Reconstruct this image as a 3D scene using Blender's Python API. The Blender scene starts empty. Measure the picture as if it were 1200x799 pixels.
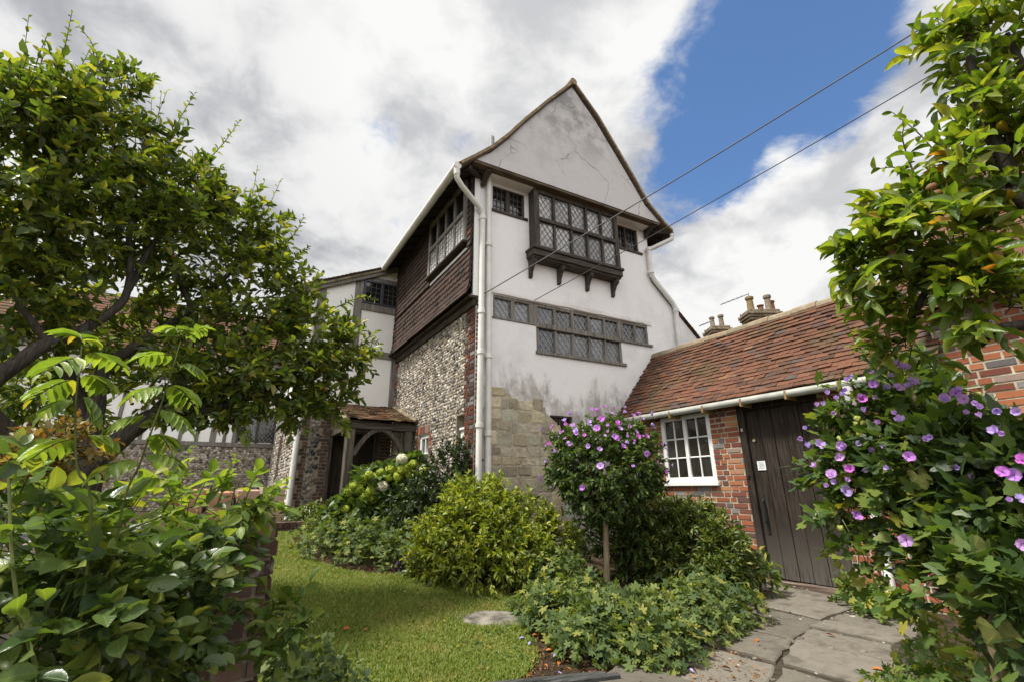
import bpy, math, random
import numpy as np
from mathutils import Vector, Matrix

random.seed(7)
rng = np.random.default_rng(11)
R_ = math.radians
scene = bpy.context.scene
col = scene.collection

# ------------------------------------------------------------------ camera
EYE = np.array([0.0, 0.0, 1.2])
_pi, _ro, _yaw = R_(17.81), R_(-0.5), R_(-31.0)
def _rz(t):
    c, s = math.cos(t), math.sin(t)
    return np.array([[c, -s, 0], [s, c, 0], [0, 0, 1]])
_d = np.array([0, math.cos(_pi), math.sin(_pi)])
_u = np.array([0, -math.sin(_pi), math.cos(_pi)])
_r = np.array([1.0, 0, 0])
CR = _rz(_yaw) @ (_r * math.cos(_ro) + _u * math.sin(_ro))
CU = _rz(_yaw) @ (-_r * math.sin(_ro) + _u * math.cos(_ro))
CD = _rz(_yaw) @ _d
cam_data = bpy.data.cameras.new('camera')
cam = bpy.data.objects.new('camera', cam_data)
col.objects.link(cam)
cam.matrix_world = Matrix(((CR[0], CU[0], -CD[0], EYE[0]), (CR[1], CU[1], -CD[1], EYE[1]),
                           (CR[2], CU[2], -CD[2], EYE[2]), (0, 0, 0, 1)))
cam_data.sensor_width = 36.0
cam_data.lens = 36.0 * 534.1 / 1200.0
cam_data.clip_start = 0.05
cam_data.clip_end = 2000
scene.camera = cam

# ------------------------------------------------------------------ world, sun, exposure
SUN_DIR = Vector((-0.46, 0.06, 0.88)).normalized()
SUN_EL = math.asin(SUN_DIR.z)
SUN_ROT = math.atan2(SUN_DIR.x, SUN_DIR.y)
world = bpy.data.worlds.new('World')
scene.world = world
world.use_nodes = True
scene.view_settings.view_transform = 'Standard'
scene.view_settings.look = 'None'
scene.view_settings.exposure = 1.02
scene.view_settings.gamma = 1.0
scene.view_settings.use_curve_mapping = False
sun_l = bpy.data.lights.new('sun', 'SUN')
sun_l.energy = 3.3
sun_l.angle = R_(9.0)
sun_l.color = (1.0, 0.95, 0.87)
sun = bpy.data.objects.new('sun', sun_l)
col.objects.link(sun)
sun.rotation_euler = SUN_DIR.to_track_quat('Z', 'Y').to_euler()
sun.location = SUN_DIR * 60

def ray(x, y):
    return (CR * (x - 600) + CU * (399.5 - y)) / 534.1 + CD
def at(x, y, h):
    """point seen in direction (x,y) of the survey photo, h metres away along the ground"""
    k = ray(x, y)
    return EYE + k * (h / math.hypot(k[0], k[1]))

class NT:
    """tiny node-graph helper"""
    def __init__(self, tree):
        self.t = tree
        tree.nodes.clear()
    def n(self, typ, **kw):
        nd = self.t.nodes.new(typ)
        for k, v in kw.items():
            if k.startswith('_'):
                setattr(nd, k[1:], v)
            else:
                key = int(k[1:]) if k[0] == 'i' and k[1:].isdigit() else k.replace('__', ' ')
                self.set(nd.inputs[key], v)
        return nd
    def set(self, sock, v):
        if isinstance(v, bpy.types.NodeSocket):
            self.t.links.new(v, sock)
        elif isinstance(v, bpy.types.Node):
            self.t.links.new(v.outputs[0], sock)
        else:
            if isinstance(v, (tuple, list)) and len(v) == 3 and sock.type == 'RGBA':
                v = (*v, 1)
            sock.default_value = v
    def geo(self): return self.n('ShaderNodeNewGeometry')
    def pos(self, scale=(1, 1, 1), rot=(0, 0, 0)):
        g = self.n('ShaderNodeTexCoord')
        m = self.n('ShaderNodeMapping', i0=g.outputs['Object'], Scale=scale, Rotation=rot)
        return m.outputs[0]
    def noise(self, vec, scale=5, detail=4, rough=.55, dist=0.0):
        return self.n('ShaderNodeTexNoise', Vector=vec, Scale=scale, Detail=detail, Roughness=rough, Distortion=dist).outputs[0]
    def ramp(self, fac, stops, interp='LINEAR'):
        nd = self.n('ShaderNodeValToRGB', i0=fac)
        cr = nd.color_ramp
        cr.interpolation = interp
        while len(cr.elements) < len(stops): cr.elements.new(.5)
        for e, (p, c) in zip(cr.elements, stops):
            e.position = p
            if not isinstance(c, (tuple, list)): c = (c, c, c)
            e.color = (*c[:3], 1)
        return nd.outputs[0]
    def math(self, op, a, b=0.0, c=0.0, clamp=False):
        nd = self.n('ShaderNodeMath', _operation=op, _use_clamp=clamp)
        self.set(nd.inputs[0], a); self.set(nd.inputs[1], b)
        if op in ('MULTIPLY_ADD', 'SMOOTH_MIN', 'COMPARE'): self.set(nd.inputs[2], c)
        return nd.outputs[0]
    def smooth(self, v, a, b, lo=0.0, hi=1.0):
        nd = self.n('ShaderNodeMapRange', _interpolation_type='SMOOTHSTEP')
        for i, x in enumerate((v, a, b, lo, hi)): self.set(nd.inputs[i], x)
        return nd.outputs[0]
    def mix(self, fac, a, b, blend='MIX'):
        nd = self.n('ShaderNodeMix', _data_type='RGBA', _blend_type=blend)
        self.set(nd.inputs[0], fac); self.set(nd.inputs[6], a); self.set(nd.inputs[7], b)
        return nd.outputs[2]
    def bump(self, h, strength=.5, dist=.01, normal=None):
        nd = self.n('ShaderNodeBump', Strength=strength, Distance=dist, Height=h)
        if normal is not None: self.set(nd.inputs['Normal'], normal)
        return nd.outputs[0]
    def vec(self, op, a, b=(0, 0, 0)):
        nd = self.n('ShaderNodeVectorMath', _operation=op)
        self.set(nd.inputs[0], a); self.set(nd.inputs[1], b)
        return nd

# --- the sky: clear Nishita sky with broken bright cloud over most of it
w = NT(world.node_tree)
sky = w.n('ShaderNodeTexSky', _sky_type='NISHITA', _sun_disc=False, _sun_elevation=SUN_EL, _sun_rotation=SUN_ROT,
          _air_density=1.0, _dust_density=0.4, _ozone_density=2.2)
tc = w.n('ShaderNodeTexCoord').outputs['Generated']
sep = w.n('ShaderNodeSeparateXYZ', i0=tc)
zz = w.math('MAXIMUM', w.math('ADD', sep.outputs[2], 0.32), 0.08)
cx = w.math('DIVIDE', sep.outputs[0], zz); cy = w.math('DIVIDE', sep.outputs[1], zz)
cvec = w.n('ShaderNodeCombineXYZ', i0=cx, i1=cy, i2=3.7).outputs[0]
def skyspot(px, py, r0, r1):
    k = ray(px, py); k = k / np.linalg.norm(k)
    dist = w.vec('DISTANCE', tc, tuple(k)).outputs['Value']
    return w.smooth(dist, r0, r1, 1.0, 0.0)
warp = w.n('ShaderNodeTexNoise', Vector=cvec, Scale=2.6, Detail=3.0, Roughness=.55).outputs['Color']
wv = w.vec('ADD', cvec, w.vec('SCALE', warp).outputs[0])
wv.inputs[1].default_value = (0, 0, 0)
sc_ = w.n('ShaderNodeVectorMath', _operation='SCALE'); w.set(sc_.inputs[0], warp); sc_.inputs['Scale'].default_value = .20
w.set(wv.inputs[1], sc_.outputs[0])
nA = w.noise(wv.outputs[0], 2.3, 12, .60)
nB = w.noise(wv.outputs[0], 3.4, 9, .56)
cov = w.math('ADD', nA, 0.17)
def sub(v, spot, amt): return w.math('SUBTRACT', v, w.math('MULTIPLY', spot, amt))
cov = sub(cov, skyspot(905, 120, .05, .30), .36)
cov = sub(cov, skyspot(985, 60, .02, .20), .12)
cov = sub(cov, skyspot(810, 215, .02, .14), .14)
cov = sub(cov, skyspot(440, 140, .01, .12), .145)
cov = sub(cov, skyspot(335, 60, .02, .10), .10)
cov = sub(cov, skyspot(860, 215, .01, .09), .10)
cov = sub(cov, skyspot(535, 160, .01, .09), .135)
cov = sub(cov, skyspot(455, 262, .01, .07), .14)
cov = w.math('ADD', cov, w.math('MULTIPLY', skyspot(960, 270, .05, .26), .20))
cov = w.math('ADD', cov, w.math('MULTIPLY', skyspot(965, 20, .02, .10), .16))
alpha = w.smooth(cov, .43, .575)
thick = w.math('ADD', w.math('MULTIPLY', w.smooth(nB, .35, .61), .85), w.math('ADD', w.math('MULTIPLY', skyspot(600, 60, .08, .5), .32), w.math('MULTIPLY', skyspot(930, 260, .08, .35), .34)), clamp=True)
ccol = w.ramp(thick, [(0, (2.15, 2.2, 2.35)), (.3, (2.95, 3.0, 3.1)), (.6, (3.9, 3.9, 3.92)), (1, (4.75, 4.75, 4.68))])
# ramps clamp to 0..1 only in display; colours above 1 are kept as given
# clouds behind the camera are brightened, unseen fill added to light the facade
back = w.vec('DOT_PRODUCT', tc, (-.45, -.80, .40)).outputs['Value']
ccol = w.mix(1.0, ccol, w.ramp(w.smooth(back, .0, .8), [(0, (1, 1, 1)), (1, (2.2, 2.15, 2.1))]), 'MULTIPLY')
skyc = w.mix(1.0, sky.outputs[0], (.66, .80, .92), 'MULTIPLY')
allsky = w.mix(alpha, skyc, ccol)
below = w.smooth(sep.outputs[2], -.05, .02)
allsky = w.mix(below, (.9, .95, .8), allsky)
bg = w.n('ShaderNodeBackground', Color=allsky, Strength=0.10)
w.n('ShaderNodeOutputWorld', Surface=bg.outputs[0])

# ------------------------------------------------------------------ mesh builder
class MB:
    def __init__(self):
        self.V = []; self.F = []; self.n = 0; self.UV = []   # F: (array kxn, mat); UV: (offset, array)
    def add(self, V, F, m=0):
        V = np.asarray(V, float).reshape(-1, 3)
        off = self.n
        self.V.append(V); self.n += len(V)
        by = {}
        if isinstance(F, np.ndarray):
            self.F.append((F + off, m)); return
        for f in F: by.setdefault(len(f), []).append(f)
        for k, l in by.items(): self.F.append((np.array(l, int) + off, m))
    def build(self, name, mats, parent=None, smooth=False, bevel=0, world_origin=True):
        me = bpy.data.meshes.new(name)
        V = np.concatenate(self.V) if self.V else np.zeros((0, 3))
        me.vertices.add(len(V)); me.vertices.foreach_set('co', V.ravel())
        tot = np.concatenate([np.full(len(f), f.shape[1]) for f, _ in self.F])
        loops = np.concatenate([f.ravel() for f, _ in self.F])
        mi = np.concatenate([np.full(len(f), m) for f, m in self.F])
        me.loops.add(len(loops)); me.loops.foreach_set('vertex_index', loops.astype(np.int32))
        me.polygons.add(len(tot))
        st = np.concatenate([[0], np.cumsum(tot)[:-1]])
        me.polygons.foreach_set('loop_start', st.astype(np.int32))
        try: me.polygons.foreach_set('loop_total', tot.astype(np.int32))
        except Exception: pass
        me.polygons.foreach_set('material_index', mi.astype(np.int32))
        me.polygons.foreach_set('use_smooth', np.full(len(tot), bool(smooth)))
        if self.UV:
            uv = np.zeros((len(V), 2)); uv[:, 1] = .5; uv[:, 0] = .5
            for o_, a_ in self.UV: uv[o_:o_ + len(a_)] = a_
            me.uv_layers.new(name='blade').data.foreach_set('uv', uv[loops].astype(np.float32).ravel())
        me.update(calc_edges=True)
        me.validate()
        if not isinstance(mats, (list, tuple)): mats = [mats]
        for m in mats: me.materials.append(m)
        o = bpy.data.objects.new(name, me); col.objects.link(o)
        if parent is not None: attach(o, parent)
        if bevel:
            b = o.modifiers.new('bevel', 'BEVEL'); b.width = bevel; b.segments = 1; b.limit_method = 'ANGLE'
        return o
    # ---- shapes; fr = frame (O,U,V,W)
    def box(self, fr, u0, u1, v0, v1, w0, w1, m=0, tap=0.0):
        P = [fr(u0, v0, w0), fr(u1, v0, w0), fr(u1, v1, w0), fr(u0, v1, w0),
             fr(u0 + tap, v0 + tap, w1), fr(u1 - tap, v0 + tap, w1), fr(u1 - tap, v1 - tap, w1), fr(u0 + tap, v1 - tap, w1)]
        self.add(P, [(0, 1, 2, 3), (4, 5, 6, 7), (0, 1, 5, 4), (1, 2, 6, 5), (2, 3, 7, 6), (3, 0, 4, 7)], m)
    def prism(self, fr, pts, w0, w1, m=0):
        n = len(pts)
        P = [fr(u, v, w0) for u, v in pts] + [fr(u, v, w1) for u, v in pts]
        F = [tuple(range(n)), tuple(range(n, 2 * n))] + [(i, (i + 1) % n, n + (i + 1) % n, n + i) for i in range(n)]
        self.add(P, F, m)
    def beam(self, A, B, a, b, up=(0, 0, 1), m=0):
        A = np.array(A, float); B = np.array(B, float)
        d = B - A; d /= np.linalg.norm(d)
        s = np.cross(d, up); s /= np.linalg.norm(s)
        t = np.cross(s, d)
        P = []
        for c in (A, B):
            for x, y in ((-1, -1), (1, -1), (1, 1), (-1, 1)): P.append(c + s * x * a / 2 + t * y * b / 2)
        self.add(P, [(0, 1, 2, 3), (4, 5, 6, 7), (0, 1, 5, 4), (1, 2, 6, 5), (2, 3, 7, 6), (3, 0, 4, 7)], m)
    def tube(self, pts, rad, sides=8, m=0, caps=True):
        pts = [np.array(p, float) for p in pts]
        n = len(pts)
        if np.isscalar(rad): rad = [rad] * n
        V = []
        prev = None
        for i, p in enumerate(pts):
            d = pts[min(i + 1, n - 1)] - pts[max(i - 1, 0)]
            d /= (np.linalg.norm(d) + 1e-9)
            ref = prev if prev is not None else (np.array([0, 0, 1.0]) if abs(d[2]) < .9 else np.array([1.0, 0, 0]))
            s = np.cross(d, ref); s /= (np.linalg.norm(s) + 1e-9)
            t = np.cross(s, d); prev = t
            a = np.arange(sides) * 2 * math.pi / sides
            V.append(p + rad[i] * (np.cos(a)[:, None] * s + np.sin(a)[:, None] * t))
        F = []
        for i in range(n - 1):
            for k in range(sides):
                F.append((i * sides + k, i * sides + (k + 1) % sides, (i + 1) * sides + (k + 1) % sides, (i + 1) * sides + k))
        self.add(np.concatenate(V), F, m)
        if caps:
            self.add(V[0], [tuple(range(sides))], m); self.add(V[-1], [tuple(range(sides))], m)
    def inst(self, T, faces, M, P, m=0):
        """bake copies of template T (k,3) with matrices M (n,3,3 rows=axes) at P (n,3)"""
        n, k = len(P), len(T)
        V = np.einsum('ka,nab->nkb', T, M) + P[:, None, :]
        off = self.n
        self.UV.append((off, np.tile(T[:, :2], (n, 1))))
        self.V.append(V.reshape(-1, 3)); self.n += n * k
        base = (np.arange(n) * k)[:, None, None] + off
        for F in faces: self.F.append(((F[None] + base).reshape(-1, F.shape[1]), m))

def frame(O, U, V, W):
    O, U, V, W = [np.array(a, float) for a in (O, U, V, W)]
    def f(u, v, w=0.0): return O + U * u + V * v + W * w
    return f
def attach(o, parent):
    o.parent = parent
    o.matrix_parent_inverse = parent.matrix_world.inverted() if parent.type != 'EMPTY' else Matrix.Translation(parent.location).inverted()
    if parent.type != 'EMPTY' and parent.parent is not None:
        o.matrix_parent_inverse = Matrix.Identity(4)
        if parent.parent.type == 'EMPTY': o.matrix_parent_inverse = Matrix.Identity(4)
def tag(o, label, cat, group=None):
    o['label'] = label; o['category'] = cat
    if group: o['group'] = group
    return o
def thing(name, label, cat, loc=(0, 0, 0), group=None):
    o = bpy.data.objects.new(name, None); col.objects.link(o)
    o.location = [float(a) for a in loc]; o.empty_display_size = .2
    return tag(o, label, cat, group)
def struct(o):
    o['kind'] = 'structure'; return o
def stuff(o, label, cat):
    o['kind'] = 'stuff'; return tag(o, label, cat)

# ------------------------------------------------------------------ materials
MATS = {}
def newmat(name):
    m = bpy.data.materials.new(name); m.use_nodes = True
    MATS[name] = m
    return m, NT(m.node_tree)
def finish(t, color, rough=.7, normal=None, spec=.4, metal=0.0, extra=None):
    p = t.n('ShaderNodeBsdfPrincipled', Base__Color=color, Roughness=rough, Metallic=metal)
    p.inputs['Specular IOR Level'].default_value = spec
    if normal is not None: t.set(p.inputs['Normal'], normal)
    out = p.outputs[0]
    if extra: out = extra(out, p)
    t.n('ShaderNodeOutputMaterial', Surface=out)
    return p
def rnd(t): return t.geo().outputs['Random Per Island']

def m_plain(name, c, rough=.6, spec=.4, var=.15, scale=8, bump=.2, metal=0):
    m, t = newmat(name)
    p = t.pos()
    nz = t.noise(p, scale, 5)
    c2 = tuple(max(0, x * (1 - var * 2)) for x in c)
    cc = t.ramp(nz, [(.3, c2), (.7, c)])
    finish(t, cc, rough, t.bump(t.noise(p, scale * 6, 4), bump, .004), spec, metal)
    return m

def m_plaster(name, base, dirt, amt, cracks=False, stain=False):
    m, t = newmat(name)
    p = t.pos()
    n1 = t.noise(p, .9, 7, .62, .4)
    n2 = t.noise(t.pos(scale=(2.6, 2.6, .45)), 1.6, 6, .6)
    n3 = t.noise(p, 22, 5, .6)
    f = t.math('MULTIPLY', t.smooth(n1, .47, .72), amt)
    f = t.math('ADD', f, t.math('MULTIPLY', t.smooth(n2, .54, .8), amt * .55), clamp=True)
    c = t.mix(f, base, dirt)
    c = t.mix(t.smooth(n3, .3, .75, 0, .10), c, tuple(x * .72 for x in base))
    h = t.math('ADD', t.math('MULTIPLY', n3, .5), t.math('MULTIPLY', t.noise(p, 1.9, 3), 3.6))
    if cracks:
        v = t.n('ShaderNodeTexVoronoi', _feature='DISTANCE_TO_EDGE', Scale=1.05, Randomness=1.0)
        wn = t.n('ShaderNodeTexNoise', Vector=p, Scale=3.2, Detail=5.0)
        vv = t.n('ShaderNodeVectorMath', _operation='MULTIPLY_ADD')
        t.set(vv.inputs[0], wn.outputs['Color']); vv.inputs[1].default_value = (.25, .25, .25); t.set(vv.inputs[2], p)
        t.set(v.inputs['Vector'], vv.outputs[0])
        ck = t.smooth(v.outputs['Distance'], .004, .014, 1, 0)
        ck = t.math('MULTIPLY', ck, t.smooth(t.noise(p, 1.3, 3), .40, .54))
        c = t.mix(t.math('MULTIPLY', ck, .55), c, (.13, .125, .12))
        # a grey mould patch in the upper gable
        sx = t.n('ShaderNodeSeparateXYZ', i0=p)
        zz = t.smooth(sx.outputs[2], 7.2, 8.7)
        zz = t.math('MULTIPLY', zz, t.smooth(t.noise(p, 2.1, 8, .68), .42, .62))
        c = t.mix(t.math('MULTIPLY', zz, .6), c, (.17, .17, .165))
    if stain:
        sx = t.n('ShaderNodeSeparateXYZ', i0=p)
        sn = t.noise(t.pos(scale=(1.7, 1.7, .8)), 1.7, 8, .65, .3)
        hh = t.math('ADD', sx.outputs[2], t.math('MULTIPLY', t.math('SUBTRACT', sn, .5), -2.4))
        st = t.smooth(hh, 2.45, 2.95, 1, 0)
        stc = t.ramp(t.noise(p, 5, 7, .65), [(.3, (.20, .175, .15)), (.55, (.40, .37, .34)), (.75, (.56, .53, .5))])
        c = t.mix(t.math('MULTIPLY', st, .86), c, stc)
        # streaks under the sills
        zs = t.noise(t.pos(scale=(5, 5, .25)), 2.2, 5, .6)
        c = t.mix(t.smooth(zs, .6, .8, 0, .28), c, (.42, .40, .37))
    finish(t, c, .9, t.bump(h, .35, .018), .2)
    return m

def m_timber(name, dark, light, scale=1.0, rough=.85, axis=2, worn=None):
    m, t = newmat(name)
    sc = [14, 14, 14]; sc[axis] = 1.1
    p = t.pos(scale=tuple(s * scale for s in sc))
    g = t.noise(p, 2.2, 7, .65, .15)
    f = t.noise(t.pos(), 2.5, 5)
    c = t.ramp(g, [(.28, tuple(x * .35 for x in dark)), (.45, dark), (.68, light)])
    c = t.mix(t.smooth(f, .35, .7, 0, .5), c, tuple(x * .7 for x in light))
    if worn:
        sx = t.n('ShaderNodeSeparateXYZ', i0=t.pos())
        hz = t.math('ADD', sx.outputs[2], t.math('MULTIPLY', t.math('SUBTRACT', g, .5), 1.8))
        c = t.mix(t.smooth(hz, .85, .05, 0, .6), c, t.ramp(g, [(.3, tuple(x * .3 for x in worn)), (.62, worn)]))
    finish(t, c, rough, t.bump(g, .9, .012), .25)
    return m

def m_island(name, stops, rough=.85, spec=.25, bump=.6, bscale=30, moss=None, weather=.35, interp='LINEAR'):
    m, t = newmat(name)
    r = rnd(t)
    p = t.pos()
    c = t.ramp(r, stops, interp)
    nz = t.noise(p, bscale, 6, .65)
    c = t.mix(t.smooth(nz, .35, .75, 0, weather), c, t.mix(1.0, c, (.45, .42, .4), 'MULTIPLY'))
    if moss:
        mc, sc, lo, hi, amt = moss
        mm = t.noise(p, sc, 7, .68)
        c = t.mix(t.smooth(mm, lo, hi, 0, amt), c, mc)
    finish(t, c, rough, t.bump(nz, bump, .006), spec)
    return m

def m_leaf(name, stops, rough=.42, spec=.35, trans=.30, tcol=None, bump=.3, mottle=.25, lobed=False):
    m, t = newmat(name)
    r = rnd(t)
    p = t.pos()
    c = t.ramp(r, stops)
    nz = t.noise(p, 55, 4, .6)
    c = t.mix(t.smooth(nz, .35, .7, 0, mottle), c, t.mix(1.0, c, (.55, .6, .5), 'MULTIPLY'))
    # midrib and side veins, paler margin on some blades
    uv = t.n('ShaderNodeSeparateXYZ', i0=t.n('ShaderNodeUVMap', _uv_map='blade').outputs[0])
    ax_ = t.math('ABSOLUTE', uv.outputs[0])
    if lobed:
        an = t.math('ABSOLUTE', t.math('ARCTAN2', t.math('DIVIDE', uv.outputs[0], 1.5), t.math('SUBTRACT', uv.outputs[1], .34)))
        v1 = t.smooth(t.math('ABSOLUTE', t.math('SINE', t.math('MULTIPLY', an, 2.9))), .0, .20, 1, 0)
        vein = t.math('MULTIPLY', v1, .8)
    else:
        v1 = t.smooth(ax_, .0, .09, 1, 0)
        fr_ = t.math('FRACT', t.math('SUBTRACT', t.math('MULTIPLY', uv.outputs[1], 7.0), t.math('MULTIPLY', ax_, 2.0)))
        v2 = t.smooth(t.math('ABSOLUTE', t.math('SUBTRACT', fr_, .5)), .0, .16, .45, 0)
        vein = t.math('MAXIMUM', v1, v2)
    c = t.mix(t.math('MULTIPLY', vein, .55), c, t.mix(1.0, c, (1.9, 1.7, 1.7), 'MULTIPLY'))
    nz = t.math('SUBTRACT', nz, t.math('MULTIPLY', vein, .6))
    def ex(out, pr):
        tr = t.n('ShaderNodeBsdfTranslucent', Color=t.mix(1.0, c, tcol or (1.75, 1.75, .55), 'MULTIPLY'))
        return t.n('ShaderNodeMixShader', i0=trans, i1=out, i2=tr.outputs[0]).outputs[0]
    finish(t, c, rough, t.bump(nz, bump, .003), spec, extra=ex)
    return m

plaster = m_plaster('plaster', (.80, .79, .785), (.50, .49, .48), .45, stain=True)
plaster_gable = m_plaster('plaster_gable', (.56, .545, .54), (.36, .35, .345), .7, cracks=True)
plaster_clean = m_plaster('plaster_clean', (.82, .82, .80), (.6, .59, .56), .25)
oak_dark = m_timber('oak_dark', (.040, .033, .028), (.12, .10, .085))
oak_dark_x = m_timber('oak_dark_x', (.040, .033, .028), (.12, .10, .085), axis=0)
oak_dark_y = m_timber('oak_dark_y', (.030, .022, .017), (.085, .065, .05), axis=1)
oak_grey = m_timber('oak_grey', (.13, .12, .105), (.30, .28, .25))
oak_grey_x = m_timber('oak_grey_x', (.13, .12, .105), (.30, .28, .25), axis=0)
oak_brown_x = m_timber('oak_brown_x', (.075, .055, .038), (.19, .14, .095), axis=0)
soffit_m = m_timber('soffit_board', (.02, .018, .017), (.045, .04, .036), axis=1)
door_wood = m_timber('door_wood', (.016, .0115, .0085), (.058, .044, .033), scale=1.5, worn=(.17, .155, .135))
sill_wood = m_timber('sill_wood', (.09, .06, .045), (.26, .21, .17), axis=1)
bench_wood = m_timber('bench_wood', (.16, .13, .10), (.34, .30, .24), axis=0)
white_paint = m_plain('white_paint', (.80, .80, .78), .45, .4, .07, 6, .12)
pipe_paint = m_plain('pipe_paint', (.74, .73, .69), .45, .4, .10, 5, .15)
gutter_paint = m_plain('gutter_paint', (.42, .43, .38), .55, .4, .16, 7, .2)
lead = m_plain('lead', (.34, .35, .35), .55, .5, .15, 20, .1)
iron = m_plain('iron', (.02, .02, .02), .5, .5, .1, 20, .1)
mortar = m_plain('mortar', (.52, .46, .35), .95, .1, .25, 9, .8)
mortar_grey = m_plain('mortar_grey', (.33, .28, .21), .95, .1, .22, 9, .8)
wire_m = m_plain('cable', (.03, .03, .032), .6, .3, .1, 3, 0)
wire_grey = m_plain('cable_grey', (.10, .105, .11), .6, .3, .1, 3, 0)
pot_yellow = m_plain('pot_yellow', (.27, .195, .095), .85, .2, .2, 9, .4)
pot_buff = m_plain('pot_buff', (.30, .25, .18), .85, .2, .3, 9, .4)
pot_red = m_plain('pot_red', (.24, .105, .06), .85, .2, .2, 9, .4)
stone_cap = m_plain('stone_cap', (.27, .22, .15), .95, .1, .35, 7, .8)
bark = m_timber('bark', (.032, .027, .022), (.10, .085, .07), scale=1.6)
bark_pale = m_timber('bark_pale', (.22, .165, .10), (.42, .34, .22), scale=1.8)
twig_m = m_plain('twig', (.10, .075, .045), .8, .2, .25, 20, .3)
stem_green = m_plain('stem_green', (.12, .15, .035), .6, .3, .25, 20, .2)
notice_m = m_plain('notice_paper', (.72, .74, .74), .6, .3, .08, 30, 0)
notice_i = m_plain('notice_print', (.45, .50, .52), .6, .3, .3, 60, 0)
brass = m_plain('brass', (.55, .48, .32), .4, .5, .1, 10, 0, .6)

BR = [(0, (.15, .055, .04)), (.16, (.23, .075, .045)), (.34, (.30, .105, .055)), (.52, (.36, .14, .065)), (.66, (.25, .085, .05)),
      (.78, (.13, .065, .055)), (.86, (.12, .11, .11)), (.94, (.22, .21, .20)), (1, (.42, .19, .085))]
brick = m_island('brick', BR, .9, .15, .7, 26, weather=.3)
brick_dark = m_island('brick_dark', [(0, (.05, .03, .024)), (.25, (.10, .04, .028)), (.45, (.16, .05, .032)), (.62, (.075, .05, .045)), (.8, (.13, .12, .12)), (.9, (.24, .23, .22)), (1, (.22, .07, .04))], .9, .15, .7, 26)
brick_old = m_island('brick_old', [(0, (.05, .034, .029)), (.3, (.085, .05, .039)), (.6, (.13, .07, .05)), (.85, (.07, .052, .044)), (1, (.18, .11, .085))], .92, .12, .9, 24,
                     moss=((.30, .29, .25), 9, .54, .68, .6))
tile_roof = m_island('tile_roof', [(0, (.072, .042, .031)), (.2, (.115, .056, .036)), (.5, (.16, .074, .044)), (.75, (.125, .062, .041)), (.9, (.088, .054, .043)), (.96, (.085, .072, .064)), (1, (.215, .108, .058))],
                     .9, .18, .8, 22, moss=((.075, .06, .03), 1.4, .48, .66, .7), weather=.5)
tile_hang = m_island('tile_hang', [(0, (.032, .023, .019)), (.3, (.055, .036, .028)), (.6, (.075, .047, .036)), (.9, (.05, .039, .034)), (.985, (.07, .045, .036)), (1, (.26, .08, .03))],
                     .85, .2, .7, 24, weather=.35)
tile_old = m_island('tile_old', [(0, (.065, .042, .03)), (.35, (.12, .066, .042)), (.6, (.095, .068, .043)), (.85, (.15, .085, .05)), (1, (.20, .085, .045))], .9, .15, .9, 20,
                    moss=((.13, .11, .05), 3, .45, .65, .6), weather=.5)
ridge_m = m_island('ridge_tile', [(0, (.20, .17, .115)), (.5, (.28, .24, .17)), (1, (.24, .18, .12))], .95, .1, .9, 18, moss=((.35, .32, .24), 5, .5, .7, .5))
flint = m_island('flint', [(0, (.045, .046, .05)), (.13, (.11, .105, .10)), (.28, (.22, .20, .17)), (.44, (.32, .28, .22)), (.62, (.44, .40, .34)), (.77, (.56, .53, .48)), (.86, (.31, .22, .13)), (.93, (.16, .14, .12)), (1, (.68, .65, .60))],
                 .6, .4, .5, 30, weather=.3)
flint_dark = m_island('flint_dark', [(0, (.025, .027, .03)), (.3, (.075, .075, .08)), (.5, (.18, .165, .14)), (.7, (.30, .27, .23)), (.85, (.12, .10, .08)), (1, (.55, .53, .5))], .55, .45, .5, 30)
stone = m_island('stone', [(0, (.26, .225, .18)), (.18, (.42, .36, .25)), (.36, (.62, .53, .34)), (.5, (.43, .41, .31)), (.64, (.32, .28, .24)), (.8, (.68, .60, .41)), (.92, (.43, .435, .35)), (1, (.55, .38, .28))], .95, .12, 1.0, 20,
                 moss=((.20, .18, .15), 4, .48, .66, .5), weather=.45)
slab = m_island('slab', [(0, (.10, .09, .072)), (.5, (.175, .158, .128)), (1, (.135, .122, .098))], .9, .2, .8, 14,
                moss=((.06, .052, .04), 4.0, .52, .64, .6), weather=.45)
pebble = m_island('pebble', [(0, (.07, .06, .05)), (.5, (.15, .135, .11)), (.9, (.24, .22, .19)), (1, (.42, .40, .37))], .85, .2, .6, 40)
litter = m_island('dry_leaves', [(0, (.10, .055, .025)), (.4, (.20, .09, .035)), (.7, (.30, .19, .09)), (1, (.36, .12, .03))], .8, .2, .4, 40)
dry_leaf = m_plain('dry_leaf', (.42, .15, .035), .7, .2, .25, 30, .3)
petal_m = m_plain('petal_fallen', (.40, .34, .72), .6, .2, .1, 30, .1)

# leaded glass: wavy old panes
def m_glass(name, c, rough=.06, wave=.25):
    m, t = newmat(name)
    p = t.pos()
    r = rnd(t)
    n = t.noise(p, 7, 2, .4)
    cc = t.mix(t.smooth(r, .45, 1, 0, .8), c, tuple(x * .2 for x in c))
    cc = t.mix(t.smooth(t.noise(p, 3.0, 4), .35, .65, 0, .6), cc, tuple(x * .5 for x in c))
    finish(t, cc, rough, t.bump(n, wave, .02), .9)
    return m
lead_dark = m_plain('lead_dark', (.09, .09, .088), .6, .4, .15, 20, .1)
glass_curtain = m_glass('glass_curtain', (.46, .46, .45))
glass_grey = m_glass('glass_grey', (.19, .20, .21))
glass_dark = m_glass('glass_dark', (.016, .017, .018), .04)
glass_room = m_glass('glass_room', (.028, .027, .022), .05, .1)
shadow_in = m_plain('dark_interior', (.012, .011, .010), .9, .1, .1, 3, 0)

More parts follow.
